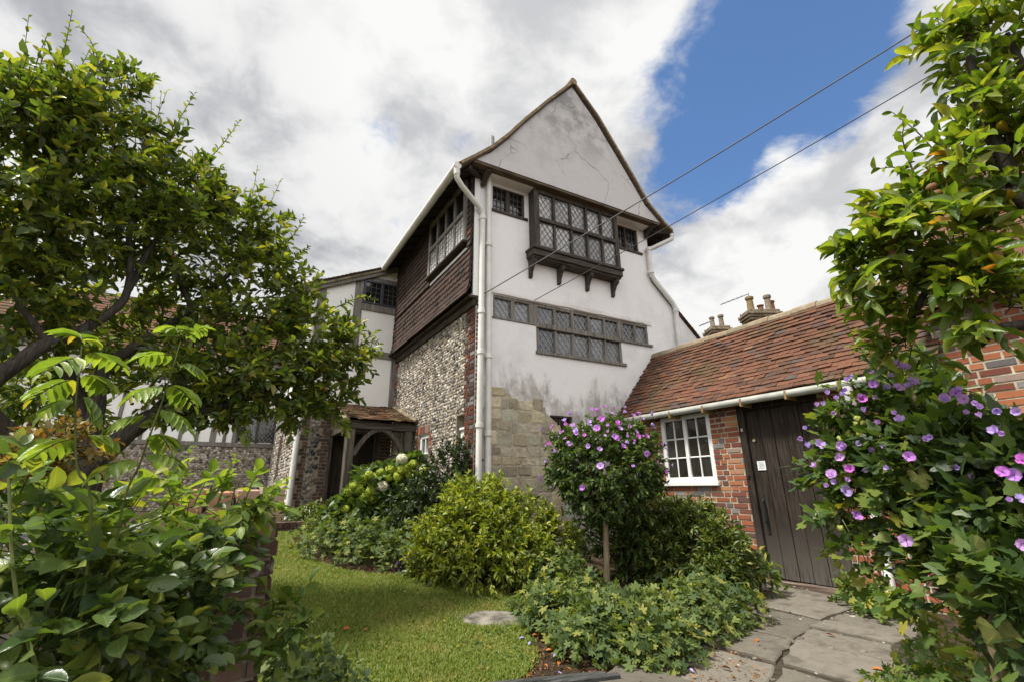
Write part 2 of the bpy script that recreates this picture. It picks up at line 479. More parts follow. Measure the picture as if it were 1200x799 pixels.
# soil, grass
m, t = newmat('soil'); p = t.pos()
n = t.noise(p, 9, 8, .7)
c = t.ramp(n, [(.3, (.028, .020, .013)), (.55, (.065, .046, .03)), (.75, (.13, .10, .07))])
finish(t, c, .95, t.bump(t.noise(p, 35, 6, .7), 1.0, .03), .1); soil = m
m, t = newmat('lawn_ground'); p = t.pos()
c = t.ramp(t.noise(p, 3.0, 6, .65), [(.3, (.09, .10, .02)), (.5, (.13, .14, .03)), (.72, (.20, .175, .06))])
finish(t, c, .9, t.bump(t.noise(p, 70, 4, .7), .8, .02), .15); lawn_m = m
def m_grass():
    m, t = newmat('grass'); p = t.pos(); r = rnd(t)
    big = t.noise(p, 1.7, 5, .65)
    c = t.ramp(r, [(0, (.085, .14, .018)), (.5, (.135, .195, .026)), (.85, (.19, .23, .038)), (1, (.30, .26, .09))])
    c = t.mix(t.smooth(big, .47, .70, 0, .6), c, (.27, .235, .075))
    c = t.mix(t.smooth(t.noise(p, 6.0, 4), .58, .75, 0, .5), c, (.26, .20, .085))
    def ex(out, pr):
        tr = t.n('ShaderNodeBsdfTranslucent', Color=t.mix(1.0, c, (1.5, 1.5, .6), 'MULTIPLY'))
        return t.n('ShaderNodeMixShader', i0=.3, i1=out, i2=tr.outputs[0]).outputs[0]
    finish(t, c, .55, None, .25, extra=ex)
    return m
grass_m = m_grass()

L_medlar = m_leaf('leaf_dark_green', [(0, (.040, .068, .02)), (.3, (.070, .112, .026)), (.6, (.12, .165, .032)), (.85, (.20, .23, .04)), (1, (.28, .27, .05))], .36, .5, .48)
L_rose = m_leaf('leaf_rose', [(0, (.045, .085, .03)), (.45, (.085, .14, .04)), (.8, (.145, .205, .05)), (1, (.26, .29, .065))], .33, .6, .40)
L_young = m_leaf('leaf_young_green', [(0, (.10, .16, .035)), (.5, (.17, .25, .05)), (.9, (.25, .32, .06)), (1, (.38, .27, .05))], .4, .4, .42)
L_copper = m_leaf('leaf_copper', [(0, (.08, .10, .03)), (.45, (.15, .13, .035)), (.8, (.22, .12, .035)), (1, (.28, .27, .06))], .4, .4, .35, (1.5, 1.2, .6))
L_pear = m_leaf('leaf_bright_green', [(0, (.065, .12, .02)), (.4, (.12, .185, .026)), (.8, (.20, .25, .038)), (.985, (.29, .30, .055)), (1, (.42, .16, .03))], .34, .5, .46)
L_yellow = m_leaf('leaf_yellow_green', [(0, (.045, .08, .013)), (.3, (.12, .165, .02)), (.75, (.235, .28, .032)), (1, (.36, .35, .055))], .38, .45, .36)
L_mid = m_leaf('leaf_mid_green', [(0, (.035, .065, .016)), (.5, (.075, .115, .022)), (.9, (.15, .18, .035)), (1, (.24, .22, .05))], .36, .45, .3)
L_geran = m_leaf('leaf_grey_green', [(0, (.045, .078, .028)), (.45, (.085, .128, .040)), (.82, (.155, .20, .05)), (1, (.26, .26, .06))], .6, .25, .34, lobed=True)
L_hib = m_leaf('leaf_hibiscus', [(0, (.030, .058, .019)), (.5, (.056, .098, .026)), (.86, (.105, .16, .036)), (1, (.18, .22, .045))], .42, .45, .34, lobed=True)
L_dark = m_leaf('leaf_deep_green', [(0, (.012, .026, .010)), (.6, (.025, .045, .015)), (1, (.06, .085, .022))], .35, .45, .2)
L_vine = m_leaf('leaf_vine', [(0, (.05, .095, .022)), (.5, (.09, .15, .03)), (.85, (.16, .21, .04)), (1, (.33, .29, .05))], .5, .3, .36, lobed=True)
def m_yel():
    m, t = newmat('leaf_yellowing'); p = t.pos()
    n = t.noise(p, 26, 6, .65, .8)
    c = t.ramp(n, [(.32, (.07, .10, .025)), (.46, (.17, .18, .04)), (.58, (.30, .24, .06)), (.72, (.24, .13, .04))])
    def ex(out, pr):
        tr = t.n('ShaderNodeBsdfTranslucent', Color=c)
        return t.n('ShaderNodeMixShader', i0=.3, i1=out, i2=tr.outputs[0]).outputs[0]
    finish(t, c, .6, t.bump(n, .6, .006), .25, extra=ex)
    return m
L_yel = m_leaf('leaf_yellowing', [(0, (.10, .135, .035)), (.5, (.16, .17, .045)), (1, (.13, .155, .04))], .6, .25, .3, (1.3, 1.2, .6), lobed=True, mottle=.7)
def m_petal(name, a, b, centre):
    m, t = newmat(name)
    oi = t.n('ShaderNodeObjectInfo').outputs['Random']
    c = t.ramp(oi, [(0, a), (1, b)])
    ln = t.vec('LENGTH', t.n('ShaderNodeTexCoord').outputs['Object']).outputs['Value']
    c = t.mix(t.smooth(ln, .004, .016, 1, 0), c, centre)
    def ex(out, pr):
        tr = t.n('ShaderNodeBsdfTranslucent', Color=c)
        return t.n('ShaderNodeMixShader', i0=.35, i1=out, i2=tr.outputs[0]).outputs[0]
    finish(t, c, .6, None, .2, extra=ex)
    return m
petal_pink = m_petal('petal_magenta', (.62, .16, .60), (.50, .26, .70), (.22, .02, .15))
petal_lilac = m_petal('petal_lilac', (.62, .36, .72), (.52, .40, .80), (.25, .03, .18))
bloom_lime = m_island('bloom_lime', [(0, (.19, .26, .02)), (.5, (.29, .36, .035)), (1, (.38, .43, .06))], .7, .2, .2, 60, weather=.2)
bloom_cream = m_island('bloom_cream', [(0, (.55, .54, .36)), (1, (.72, .70, .52))], .7, .2, .2, 60, weather=.15)
pod_m = m_island('seed_pod', [(0, (.20, .26, .04)), (1, (.36, .38, .09))], .6, .3, .3, 40)
fruit_m = m_plain('fruit', (.26, .13, .05), .7, .3, .3, 30, .3)

# ------------------------------------------------------------------ terrain
def sm(x, a, b):
    q = np.clip((x - a) / (b - a), 0, 1); return q * q * (3 - 2 * q)
def gz(x, y):
    x = np.asarray(x, float); y = np.asarray(y, float)
    z = .085 * (np.log1p(np.exp((y - 3.5) * 3)) / 3)
    z = np.minimum(z, .51) + .14 * sm(y, 9.5, 9.62) * 1.0
    return z
def g1(x, y): return float(gz(x, y))

def ground():
    mb = MB()
    xs = np.concatenate([[-400, -120, -40, -20, -12], np.arange(-8, 12.01, .16), [15, 22, 40, 120, 400]])
    ys = np.concatenate([[-300, -80, -25, -10, -5], np.arange(-3, 9.4, .16), [9.44, 9.5, 9.56, 9.62, 9.7, 10, 11, 13, 16, 20, 26, 40, 90, 200, 500]])
    X, Y = np.meshgrid(xs, ys)
    Z = gz(X, Y)
    near = (np.abs(X) < 10) & (Y > -2) & (Y < 9.3)
    Z = Z + near * rng.normal(0, .008, X.shape)
    V = np.stack([X, Y, Z - .012], -1).reshape(-1, 3)
    nx = len(xs)
    i, j = np.meshgrid(np.arange(len(ys) - 1), np.arange(nx - 1), indexing='ij')
    a = (i * nx + j).ravel()
    F = np.stack([a, a + 1, a + nx + 1, a + nx], 1)
    mb.add(V, F)
    return struct(mb.build('ground', soil, smooth=True))
ground()

# lawn outline (metres), following the curved bed edge
BED = [(1.36, 9.40), (1.12, 8.6), (1.10, 8.0), (1.22, 7.2), (1.42, 6.55), (1.72, 6.2), (2.08, 5.92), (2.5, 5.45), (2.80, 4.98), (2.86, 4.62), (2.66, 4.2), (2.45, 3.75), (2.24, 3.3), (1.95, 3.05), (1.70, 2.98)]
BED = [(a - .10, b - .07) for a, b in BED]
LAWN = [(-6, 3.3), (-6, 9.40)] + BED + [(1.2, 2.86), (.6, 2.72), (.3, 2.75), (-.2, 3.2)]
def inpoly(x, y, poly):
    c = np.zeros(len(x), bool); n = len(poly)
    for i in range(n):
        x0, y0 = poly[i]; x1, y1 = poly[(i + 1) % n]
        k = ((y0 > y) != (y1 > y)) & (x < (x1 - x0) * (y - y0) / (y1 - y0 + 1e-12) + x0)
        c ^= k
    return c
def lawn():
    mb = MB(); g = .08
    xs = np.arange(-6, 3.2, g); ys = np.arange(2.6, 9.6, g)
    X, Y = np.meshgrid(xs, ys, indexing='ij')
    ins = inpoly((X + g / 2).ravel(), (Y + g / 2).ravel(), LAWN).reshape(X.shape)
    V = np.stack([X, Y, gz(X, Y) + .014], -1).reshape(-1, 3)
    ny = len(ys); F = []
    for i in range(len(xs) - 1):
        for j in range(ny - 1):
            if ins[i, j]: F.append((i * ny + j, (i + 1) * ny + j, (i + 1) * ny + j + 1, i * ny + j + 1))
    mb.add(V, F)
    o = struct(mb.build('lawn_soil', lawn_m, smooth=True))
    # blades
    N = 260000
    x = rng.uniform(-1.5, 3.0, N); y = 2.65 + 6.8 * rng.random(N) ** 1.5
    jx = x + rng.normal(0, .02, N); jy = y + rng.normal(0, .02, N)
    k = inpoly(jx, jy, LAWN)
    # bare around the stepping stone
    k &= (((x - 2.26) / .29) ** 2 + ((y - 4.14) / .165) ** 2) > 1.0
    x, y = x[k], y[k]; N = len(x)
    P = np.stack([x, y, gz(x, y) + .012], 1)
    h = rng.uniform(.018, .042, N) * (1 + .35 * np.sin(x * 5 + 1) * np.sin(y * 4))
    a = rng.uniform(0, 6.283, N); lean = rng.uniform(.1, .9, N)
    d = np.stack([np.cos(a) * lean, np.sin(a) * lean, np.ones(N)], 1); d /= np.linalg.norm(d, axis=1)[:, None]
    s = np.stack([-np.sin(a), np.cos(a), np.zeros(N)], 1)
    M = np.stack([s * rng.uniform(.0022, .0042, N)[:, None], d * h[:, None], np.cross(s, d) * h[:, None]], 1)
    T = np.array([[-1, 0, 0], [1, 0, 0], [.8, .55, .08], [-.8, .55, .08], [0, 1, .3]])
    mb = MB(); mb.inst(T, [np.array([[0, 1, 2, 3]]), np.array([[3, 2, 4]])], M, P)
    stuff(mb.build('grass', grass_m), 'short mown green grass of the small lawn with yellowed dry patches', 'grass')
lawn()

# ------------------------------------------------------------------ frames of the buildings
TH = R_(-2.6)
AX = np.array([math.cos(TH), math.sin(TH), 0]); NN = np.array([-math.sin(TH), math.cos(TH), 0])
CF = 6.58
Z3 = np.array([0, 0, 1.0]); X3 = np.array([1.0, 0, 0]); Y3 = np.array([0, 1.0, 0])
FAC = frame(NN * CF, AX, Z3, -NN)                 # facade: u along, v up, w outwards
XL = 3.166
LW = frame((XL, 0, 0), Y3, Z3, -X3)               # flint side wall: u = y
OW = frame((6.2, 0, 0), Y3, Z3, -X3)              # outbuilding wall: u = y
WG = frame((0, 10.8, 0), X3, Z3, -Y3)             # rear wing front
WS = frame((1.19, 0, 0), Y3, Z3, -X3)             # rear wing side
TW = frame((0, 18.0, 0), X3, Z3, -Y3)             # far timber wing

def holed_wall(mb, fr, u0, u1, v0, v1, holes, thick, m=0):
    us = sorted({u0, u1, *[h[0] for h in holes], *[h[1] for h in holes]})
    vs = sorted({v0, v1, *[h[2] for h in holes], *[h[3] for h in holes]})
    us = [u for u in us if u0 <= u <= u1]; vs = [v for v in vs if v0 <= v <= v1]
    def inh(u, v): return any(h[0] < u < h[1] and h[2] < v < h[3] for h in holes)
    for a, b in zip(us[:-1], us[1:]):
        for c, d in zip(vs[:-1], vs[1:]):
            if not inh((a + b) / 2, (c + d) / 2):
                mb.add([fr(a, c), fr(b, c), fr(b, d), fr(a, d)], [(0, 1, 2, 3)], m)
    for a, b, c, d in holes:
        for p, q in (((a, c), (b, c)), ((b, c), (b, d)), ((b, d), (a, d)), ((a, d), (a, c))):
            mb.add([fr(*p, 0), fr(*q, 0), fr(*q, -thick), fr(*p, -thick)], [(0, 1, 2, 3)], m)
def bricks(mb, fr, u0, u1, v0, v1, holes=(), course=.075, L=.225, w=.004, dep=.06, m=0, ragged=0.0, jit=.004):
    n = int(round((v1 - v0) / course)); course = (v1 - v0) / n
    g = .013
    for i in range(n):
        v = v0 + i * course
        e0 = u0 + (ragged * ((i // 2) % 2)); e1 = u1
        u = e0 - (0 if ragged else (L * .5 + .06 if i % 2 else 0)); k = 0
        while u < e1 - .02:
            l = (L if (k + i) % 2 == 0 else L * .5) * (1 + rng.normal(0, .03))
            a, b = max(u, e0), min(u + l, e1)
            u += l; k += 1
            if b - a < .035: continue
            c0, c1 = v + g / 2 + rng.normal(0, .0015), v + course - g / 2 + rng.normal(0, .0015)
            segs = [(a + g / 2, b - g / 2)]
            for h in holes:
                if h[2] < (c0 + c1) / 2 < h[3]:
                    ns = []
                    for p, q in segs:
                        if q <= h[0] or p >= h[1]: ns.append((p, q))
                        else:
                            if h[0] - p > .03: ns.append((p, h[0] - .004))
                            if q - h[1] > .03: ns.append((h[1] + .004, q))
                    segs = ns
            for p, q in segs:
                ww = w + rng.normal(0, jit * .6)
                mb.box(fr, p, q, c0, c1, -dep, ww, m, tap=.004)
ICO = None
def ico():
    global ICO
    if ICO is None:
        ph = (1 + 5 ** .5) / 2
        V = np.array([(-1, ph, 0), (1, ph, 0), (-1, -ph, 0), (1, -ph, 0), (0, -1, ph), (0, 1, ph), (0, -1, -ph), (0, 1, -ph), (ph, 0, -1), (ph, 0, 1), (-ph, 0, -1), (-ph, 0, 1)]) / math.sqrt(1 + ph * ph)
        F = np.array([(0, 11, 5), (0, 5, 1), (0, 1, 7), (0, 7, 10), (0, 10, 11), (1, 5, 9), (5, 11, 4), (11, 10, 2), (10, 7, 6), (7, 1, 8), (3, 9, 4), (3, 4, 2), (3, 2, 6), (3, 6, 8), (3, 8, 9), (4, 9, 5), (2, 4, 11), (6, 2, 10), (8, 6, 7), (9, 8, 1)])
        ICO = (V, F)
    return ICO
def lumps(mb, C, A, B, W, ra, rb, rw, m=0, irr=.22):
    """squashed irregular stones: centres C (n,3), axes A,B,W (n,3), radii"""
    V, F = ico(); n = len(C)
    T = V[None] * (1 + rng.normal(0, irr, (n, 12, 1)))
    P = C[:, None] + T[..., :1] * (A * ra[:, None])[:, None] + T[..., 1:2] * (B * rb[:, None])[:, None] + T[..., 2:] * (W * rw[:, None])[:, None]
    off = mb.n; mb.V.append(P.reshape(-1, 3)); mb.n += n * 12
    mb.F.append(((F[None] + (np.arange(n) * 12)[:, None, None] + off).reshape(-1, 3), m))
def flints(mb, fr, u0, u1, v0, v1, holes=(), sp=.072, m=0, poly=None, proud=.0):
    nu = int((u1 - u0) / sp); nv = int((v1 - v0) / (sp * .86))
    U, Vv = np.meshgrid(np.arange(nu) + .5, np.arange(nv) + .5)
    U = U + .5 * (np.arange(nv) % 2)[:, None]
    u = u0 + U.ravel() * sp + rng.normal(0, sp * .14, U.size)
    v = v0 + Vv.ravel() * sp * .86 + rng.normal(0, sp * .10, U.size)
    k = (u > u0 + sp * .3) & (u < u1 - sp * .3) & (v > v0) & (v < v1)
    for h in holes: k &= ~((u > h[0] - sp * .3) & (u < h[1] + sp * .3) & (v > h[2] - sp * .3) & (v < h[3] + sp * .3))
    if poly is not None: k &= inpoly(u, v, poly)
    u, v = u[k], v[k]; n = len(u)
    O = fr(0, 0, 0); Ua = fr(1, 0, 0) - O; Va = fr(0, 1, 0) - O; Wa = fr(0, 0, 1) - O
    C = O + u[:, None] * Ua + v[:, None] * Va + proud * Wa
    th = rng.uniform(-.9, .9, n)
    A = np.cos(th)[:, None] * Ua + np.sin(th)[:, None] * Va
    B = -np.sin(th)[:, None] * Ua + np.cos(th)[:, None] * Va
    lumps(mb, C, A, B, np.tile(Wa, (n, 1)), rng.uniform(.42, .68, n) * sp, rng.uniform(.32, .52, n) * sp, rng.uniform(.22, .42, n) * sp, m)
def tiles(mb, prof, along, y0, y1, gauge=.10, width=.165, th=.013, m=0, sag=0.0, round_band=None, jit=1.0, origin=(0, 0, 0), base=None):
    """plain tiles over a profile: prof = list of 3D points from eave to ridge at along=0; along = unit vector; y0..y1 range along"""
    pts = [np.array(p, float) for p in prof]
    seg = [np.linalg.norm(b - a) for a, b in zip(pts[:-1], pts[1:])]
    tot = sum(seg); cum = np.concatenate([[0], np.cumsum(seg)])
    along = np.array(along, float)
    def atl(s):
        if s <= 0:
            d = (pts[1] - pts[0]) / seg[0]; return pts[0] + d * s
        i = min(int(np.searchsorted(cum, s) - 1), len(seg) - 1); i = max(i, 0)
        d = (pts[i + 1] - pts[i]) / seg[i]
        return pts[i] + d * (s - cum[i])
    n = int(tot / gauge) + 1
    for i in range(n):
        s0 = i * gauge - .03
        s1 = min(s0 + gauge * 1.75, tot)
        a, b = atl(s0), atl(s1)
        d = (b - a); dl = np.linalg.norm(d)
        if dl < .02: continue
        d /= dl
        nrm = np.cross(along, d); nrm /= np.linalg.norm(nrm)
        if nrm[2] < 0 or (abs(nrm[2]) < .05 and nrm @ np.array([-1, 0, 0]) < 0): nrm = -nrm
        u = y0 - (width / 2 if i % 2 else 0)
        while u < y1 - .01:
            p, q = max(u, y0), min(u + width, y1)
            u += width
            if q - p < .03: continue
            j = jit * rng.normal(0, 1, 6)
            sg = -sag * math.sin(math.pi * (u - y0) / (y1 - y0)) * math.sin(math.pi * min(1, s0 / tot + .1)) if sag else 0
            lo, hi = th * 1.35 + j[0] * .0028 + sg, th * .25 + sg
            r = j[1] * .0022
            e = .0015
            V = []
            if round_band and round_band[0] <= i < round_band[1]:
                mid = (p + q) / 2; hw = (q - p) / 2 - e
                ring = [(-1, .5), (-.92, .25), (-.6, .07), (0, 0), (.6, .07), (.92, .25), (1, .5)]
                fl = [a + along * (mid + x * hw) + d * (y * gauge * .95 + j[2] * .002) for x, y in ring]
                bt = [x + nrm * lo for x in fl] + [b + along * (mid + hw) + nrm * hi, b + along * (mid - hw) + nrm * hi]
                tp = [x + nrm * th for x in bt]
                k = len(bt)
                mb.add(bt + tp, [tuple(range(k)), tuple(range(k, 2 * k))] + [(z, (z + 1) % k, k + (z + 1) % k, k + z) for z in range(k)], m)
                continue
            off = d * j[2] * .003
            A0, A1 = a + along * (p + e) + off, a + along * (q - e) + off
            B0, B1 = b + along * (p + e), b + along * (q - e)
            V = [A0 + nrm * (lo + r), A1 + nrm * (lo - r), B1 + nrm * hi, B0 + nrm * hi]
            V += [x + nrm * th for x in V]
            mb.add(V, [(0, 1, 2, 3), (4, 5, 6, 7), (0, 1, 5, 4), (1, 2, 6, 5), (2, 3, 7, 6), (3, 0, 4, 7)], m)

def lattice(mb, fr, u0, u1, v0, v1, w, su=.115, sv=.155, r=.0048):
    """diamond leading clipped to a rectangle"""
    W, H = u1 - u0, v1 - v0
    k = sv / su
    for sgn in (1, -1):
        c = -H / k - W
        x = -H / k if sgn > 0 else 0
        s = 0
        starts = np.arange(-H / k - su, W + H / k + su, su)
        for x0 in starts:
            # line u = x0 + sgn * v/k
            pts = []
            for v in (0, H):
                pts.append((x0 + sgn * v / k, v))
            (ua, va), (ub, vb) = pts
            if ua == ub: continue
            # clip in u
            t0, t1 = 0.0, 1.0
            du = ub - ua
            ta, tb = (0 - ua) / du, (W - ua) / du
            if ta > tb: ta, tb = tb, ta
            t0, t1 = max(t0, ta), min(t1, tb)
            if t1 - t0 < .03: continue
            a = (ua + du * t0, va + (vb - va) * t0); b = (ua + du * t1, va + (vb - va) * t1)
            mb.beam(fr(u0 + a[0], v0 + a[1], w), fr(u0 + b[0], v0 + b[1], w), r * 2, r, up=fr(0, 0, 1) - fr(0, 0, 0))
def squares(mb, fr, u0, u1, v0, v1, w, nu, nv, r=.005):
    for i in range(1, nu): mb.box(fr, u0 + (u1 - u0) * i / nu - r, u0 + (u1 - u0) * i / nu + r, v0, v1, w - .004, w + .004)
    for j in range(1, nv): mb.box(fr, u0, u1, v0 + (v1 - v0) * j / nv - r, v0 + (v1 - v0) * j / nv + r, w - .0035, w + .0035)
def tri_lights(fr, us, v0, v1, w):
    return [(us[i], us[i + 1], v0, v1) for i in range(len(us) - 1)]

def window(parent, fr, lights, frames, glass, w_glass, w0, w1, fmat, lead_kind, name='window', label=None, extras=()):
    """frames: boxes (u0,u1,v0,v1[,dw]); lights: (u0,u1,v0,v1)"""
    mb = MB()
    for i, f in enumerate(frames):
        dw = f[4] if len(f) > 4 else 0
        mb.box(fr, f[0], f[1], f[2], f[3], w0, w1 + dw + .0021 * (i % 4))
    o = mb.build(name, fmat, parent, bevel=.006)
    if label: o['label'] = label
    g = MB(); l = MB()
    for (a, b, c, d) in lights:
        # each light a slightly tilted pane
        tu, tv = rng.normal(0, .006, 2)
        g.add([fr(a, c, w_glass - tu - tv), fr(b, c, w_glass + tu - tv), fr(b, d, w_glass + tu + tv), fr(a, d, w_glass - tu + tv)], [(0, 1, 2, 3)])
        if lead_kind in ('diamond', 'dark_diamond'): lattice(l, fr, a, b, c, d, w_glass + .016)
        elif lead_kind: squares(l, fr, a, b, c, d, w_glass + .016, *lead_kind)
    g.build('pane', glass, o)
    if lead_kind: l.build('glazing_bars' if isinstance(lead_kind, tuple) else 'leading', lead if lead_kind == 'diamond' else lead_dark, o)
    return o
def pipe(mb, pts, r=.048, sides=12, collars=()):
    mb.tube(pts, r, sides)
    for c, d in collars:
        c = np.array(c, float); d = np.array(d, float)
        mb.tube([c - d * .03, c + d * .03], r * 1.32, sides)
        mb.tube([c + d * .031, c + d * .045], r * 1.18, sides)

# ------------------------------------------------------------------ the tall house
house = thing('house', 'tall white plastered house with a steep jettied gable, tile hung and flint side wall', 'house', (5.0, 8.5, 0))
def f2(s, v, w=0): return FAC(s, v, w)
HOLES = [(3.17, 3.86, 6.09, 6.63), (6.14, 6.77, 6.09, 6.67), (3.19, 4.05, 3.97, 4.40), (4.05, 6.03, 3.46, 4.40), (6.03, 6.78, 3.95, 4.40), (4.28, 4.75, 1.95, 2.38)]
mb = MB()
holed_wall(mb, FAC, 2.87, 7.05, -.2, 6.78, HOLES, .12)
for h in HOLES: mb.box(FAC, h[0] - .02, h[1] + .02, h[2] - .02, h[3] + .02, -.16, -.13)
mb.prism(FAC, [(7.05, -.2), (9.3, -.2), (9.3, 3.42), (8.35, 4.27), (7.05, 5.47)], -.2, -.002)
mb.box(frame((0, 0, 0), X3, Y3, Z3), 7.1, 8.9, 8.5, 10.8, 0, 3.4)
front = mb.build('front_wall', plaster, house)
# drip lips of plaster over the middle window band and rounded patches
mb = MB()
pr_ = [(-.01, 4.405), (.028, 4.412), (.034, 4.422), (.028, 4.445), (.016, 4.475), (.006, 4.51), (-.01, 4.53)]
uu = np.linspace(3.13, 6.90, 28); wob = rng.normal(0, .006, 28)
V_ = [FAC(u, v + wb, w_ * (.35 + .65 * min(1, (u - 3.12) / .15, (6.92 - u) / .25))) for u, wb in zip(uu, wob) for w_, v in pr_]
mb.add(V_, [(i * 7 + j, i * 7 + j + 1, i * 7 + j + 8, i * 7 + j + 7) for i in range(27) for j in range(6)])
mb.build('drip_moulding', m_plaster('plaster_lip', (.66, .64, .62), (.40, .37, .33), .8), front, smooth=True)

# window band of the first floor
fr_ = []
cols5 = [4.07, 4.47, 4.86, 5.25, 5.63, 6.01]
lights = [(3.23, 3.55, 4.0, 4.36), (3.62, 3.92, 4.0, 4.36)]
frames = [(3.19, 4.05, 4.35, 4.40), (3.19, 3.235, 3.99, 4.35), (3.545, 3.625, 3.99, 4.35), (3.92, 4.10, 3.99, 4.35, .004), (3.17, 4.06, 3.955, 3.99, .03)]
for i in range(5):
    lights.append((cols5[i] + .035, cols5[i + 1] - .02, 4.02, 4.34)); lights.append((cols5[i] + .035, cols5[i + 1] - .02, 3.51, 3.92))
    if i: frames += [(cols5[i] - .022, cols5[i] + .034, 4.02, 4.35), (cols5[i] - .022, cols5[i] + .034, 3.5, 3.93)]
frames += [(4.05, 6.03, 3.93, 4.02, .03), (4.05, 6.03, 4.34, 4.40), (4.05, 4.11, 3.5, 3.93), (5.98, 6.06, 3.5, 4.34, .003), (4.03, 6.10, 3.44, 3.50, .05)]
lights += [(6.12, 6.42, 4.0, 4.34), (6.46, 6.74, 4.0, 4.34)]
frames += [(6.06, 6.12, 3.99, 4.35), (6.41, 6.47, 3.99, 4.35), (6.74, 6.78, 3.99, 4.35), (6.03, 6.78, 4.35, 4.40), (6.04, 6.86, 3.94, 3.99, .05)]
window(house, FAC, lights, frames, glass_grey, -.06, -.12, -.012, oak_grey, 'diamond', 'leaded_window', 'long leaded casement window in weathered grey oak')
# small top windows
window(house, FAC, [(3.2, 3.47, 6.12, 6.6), (3.55, 3.82, 6.12, 6.6)], [(3.17, 3.2, 6.09, 6.63), (3.47, 3.55, 6.12, 6.6), (3.82, 3.86, 6.09, 6.63), (3.2, 3.82, 6.6, 6.63), (3.13, 3.92, 6.06, 6.115, .05)],
       glass_dark, -.07, -.12, -.02, oak_dark, (3, 4), 'casement_window')
window(house, FAC, [(6.17, 6.40, 6.12, 6.63), (6.46, 6.73, 6.12, 6.63)], [(6.14, 6.17, 6.09, 6.67), (6.40, 6.46, 6.12, 6.63), (6.73, 6.77, 6.09, 6.67), (6.17, 6.73, 6.63, 6.67), (6.1, 6.86, 6.06, 6.115, .05)],
       glass_dark, -.07, -.12, -.02, oak_dark, (3, 4), 'casement_window')
window(house, FAC, [(4.31, 4.72, 1.98, 2.35)], [(4.28, 4.31, 1.95, 2.38), (4.72, 4.75, 1.95, 2.38), (4.31, 4.72, 2.35, 2.38), (4.26, 4.78, 1.92, 1.98, .03)], glass_dark, -.07, -.12, -.02, oak_dark, (2, 2), 'casement_window')

# oriel under the gable
c5 = [4.02, 4.40, 4.79, 5.18, 5.56, 5.94]
lights = []; frames = [(3.95, 4.06, 5.42, 6.72), (5.90, 6.0, 5.42, 6.72, .002), (4.06, 5.90, 6.00, 6.08, .02), (4.06, 5.90, 6.62, 6.70), (4.06, 5.90, 5.42, 5.48)]
for i in range(5):
    a, b = c5[i] + (.04 if i == 0 else .03), c5[i + 1] - (.04 if i == 4 else .03)
    lights += [(a, b, 5.48, 6.0), (a, b, 6.08, 6.62)]
    if i: frames += [(c5[i] - .024, c5[i] + .024, 5.48, 6.0), (c5[i] - .024, c5[i] + .024, 6.08, 6.62)]
orl = window(house, FAC, lights, frames, glass_curtain, .17, .12, .22, oak_dark, 'dark_diamond', 'oriel_window', 'projecting leaded oriel window in dark oak on four brackets')
mb = MB()
mb.box(FAC, 3.951, 3.99, 5.42, 6.70, 0, .12); mb.box(FAC, 5.96, 5.999, 5.42, 6.70, 0, .12)
mb.box(FAC, 3.99, 5.96, 5.44, 6.70, -.01, .10)
mb.build('side_panel', oak_dark, orl)
mb = MB(); mb.box(FAC, 3.86, 6.02, 5.36, 5.42, -.01, .30); mb.box(FAC, 3.88, 6.0, 5.24, 5.36, -.01, .265); mb.box(FAC, 3.90, 5.98, 5.2, 5.24, -.01, .23)
mb.build('sill', oak_dark_x, orl, bevel=.012)
for s in (3.95, 4.58, 5.25, 5.90):
    mb = MB()
    mb.prism(frame(f2(s - .035, 0), NN * -1, Z3, AX), [(0, 5.2), (.21, 5.2), (.205, 5.12), (.13, 5.07), (.07, 4.98), (.05, 4.88), (0, 4.86)], 0, .07)
    mb.build('bracket', oak_dark, orl, bevel=.008)

# gable
GW = .35
mb = MB()
mb.prism(FAC, [(2.60, 6.752), (7.16, 6.77), (6.74, 7.10), (6.24, 7.84), (5.50, 8.88), (4.92, 9.54), (4.22, 8.70), (3.66, 7.96), (3.30, 7.45), (2.96, 7.03), (2.66, 6.77)], GW - .10, GW)
gable = mb.build('gable', plaster_gable, house)
mb = MB(); mb.box(FAC, 2.62, 7.1, 6.70, 6.752, GW - .12, GW + .010); mb.box(FAC, 2.62, 7.1, 6.748, 6.760, GW - .02, GW + .022)
mb.build('jetty_beam', oak_brown_x, gable, bevel=.006)
mb = MB(); mb.box(FAC, 3.05, 6.95, 6.70, 6.73, -.02, GW - .12)
mb.build('soffit', plaster_clean, gable)
for s, d in ((2.95, 1), (6.98, -1)):
    mb = MB()
    A = f2(s, 6.28, .02); B = f2(s, 6.70, GW - .05)
    A = f2(s, 6.52, .02)
    mb.tube([A, f2(s, 6.60, .10), B], [.04, .05, .06], 6)
    mb.beam(f2(s, 6.70, .0), f2(s - .40 * d, 6.64, .26), .08, .08)
    mb.build('eaves_bracket', oak_dark, gable)
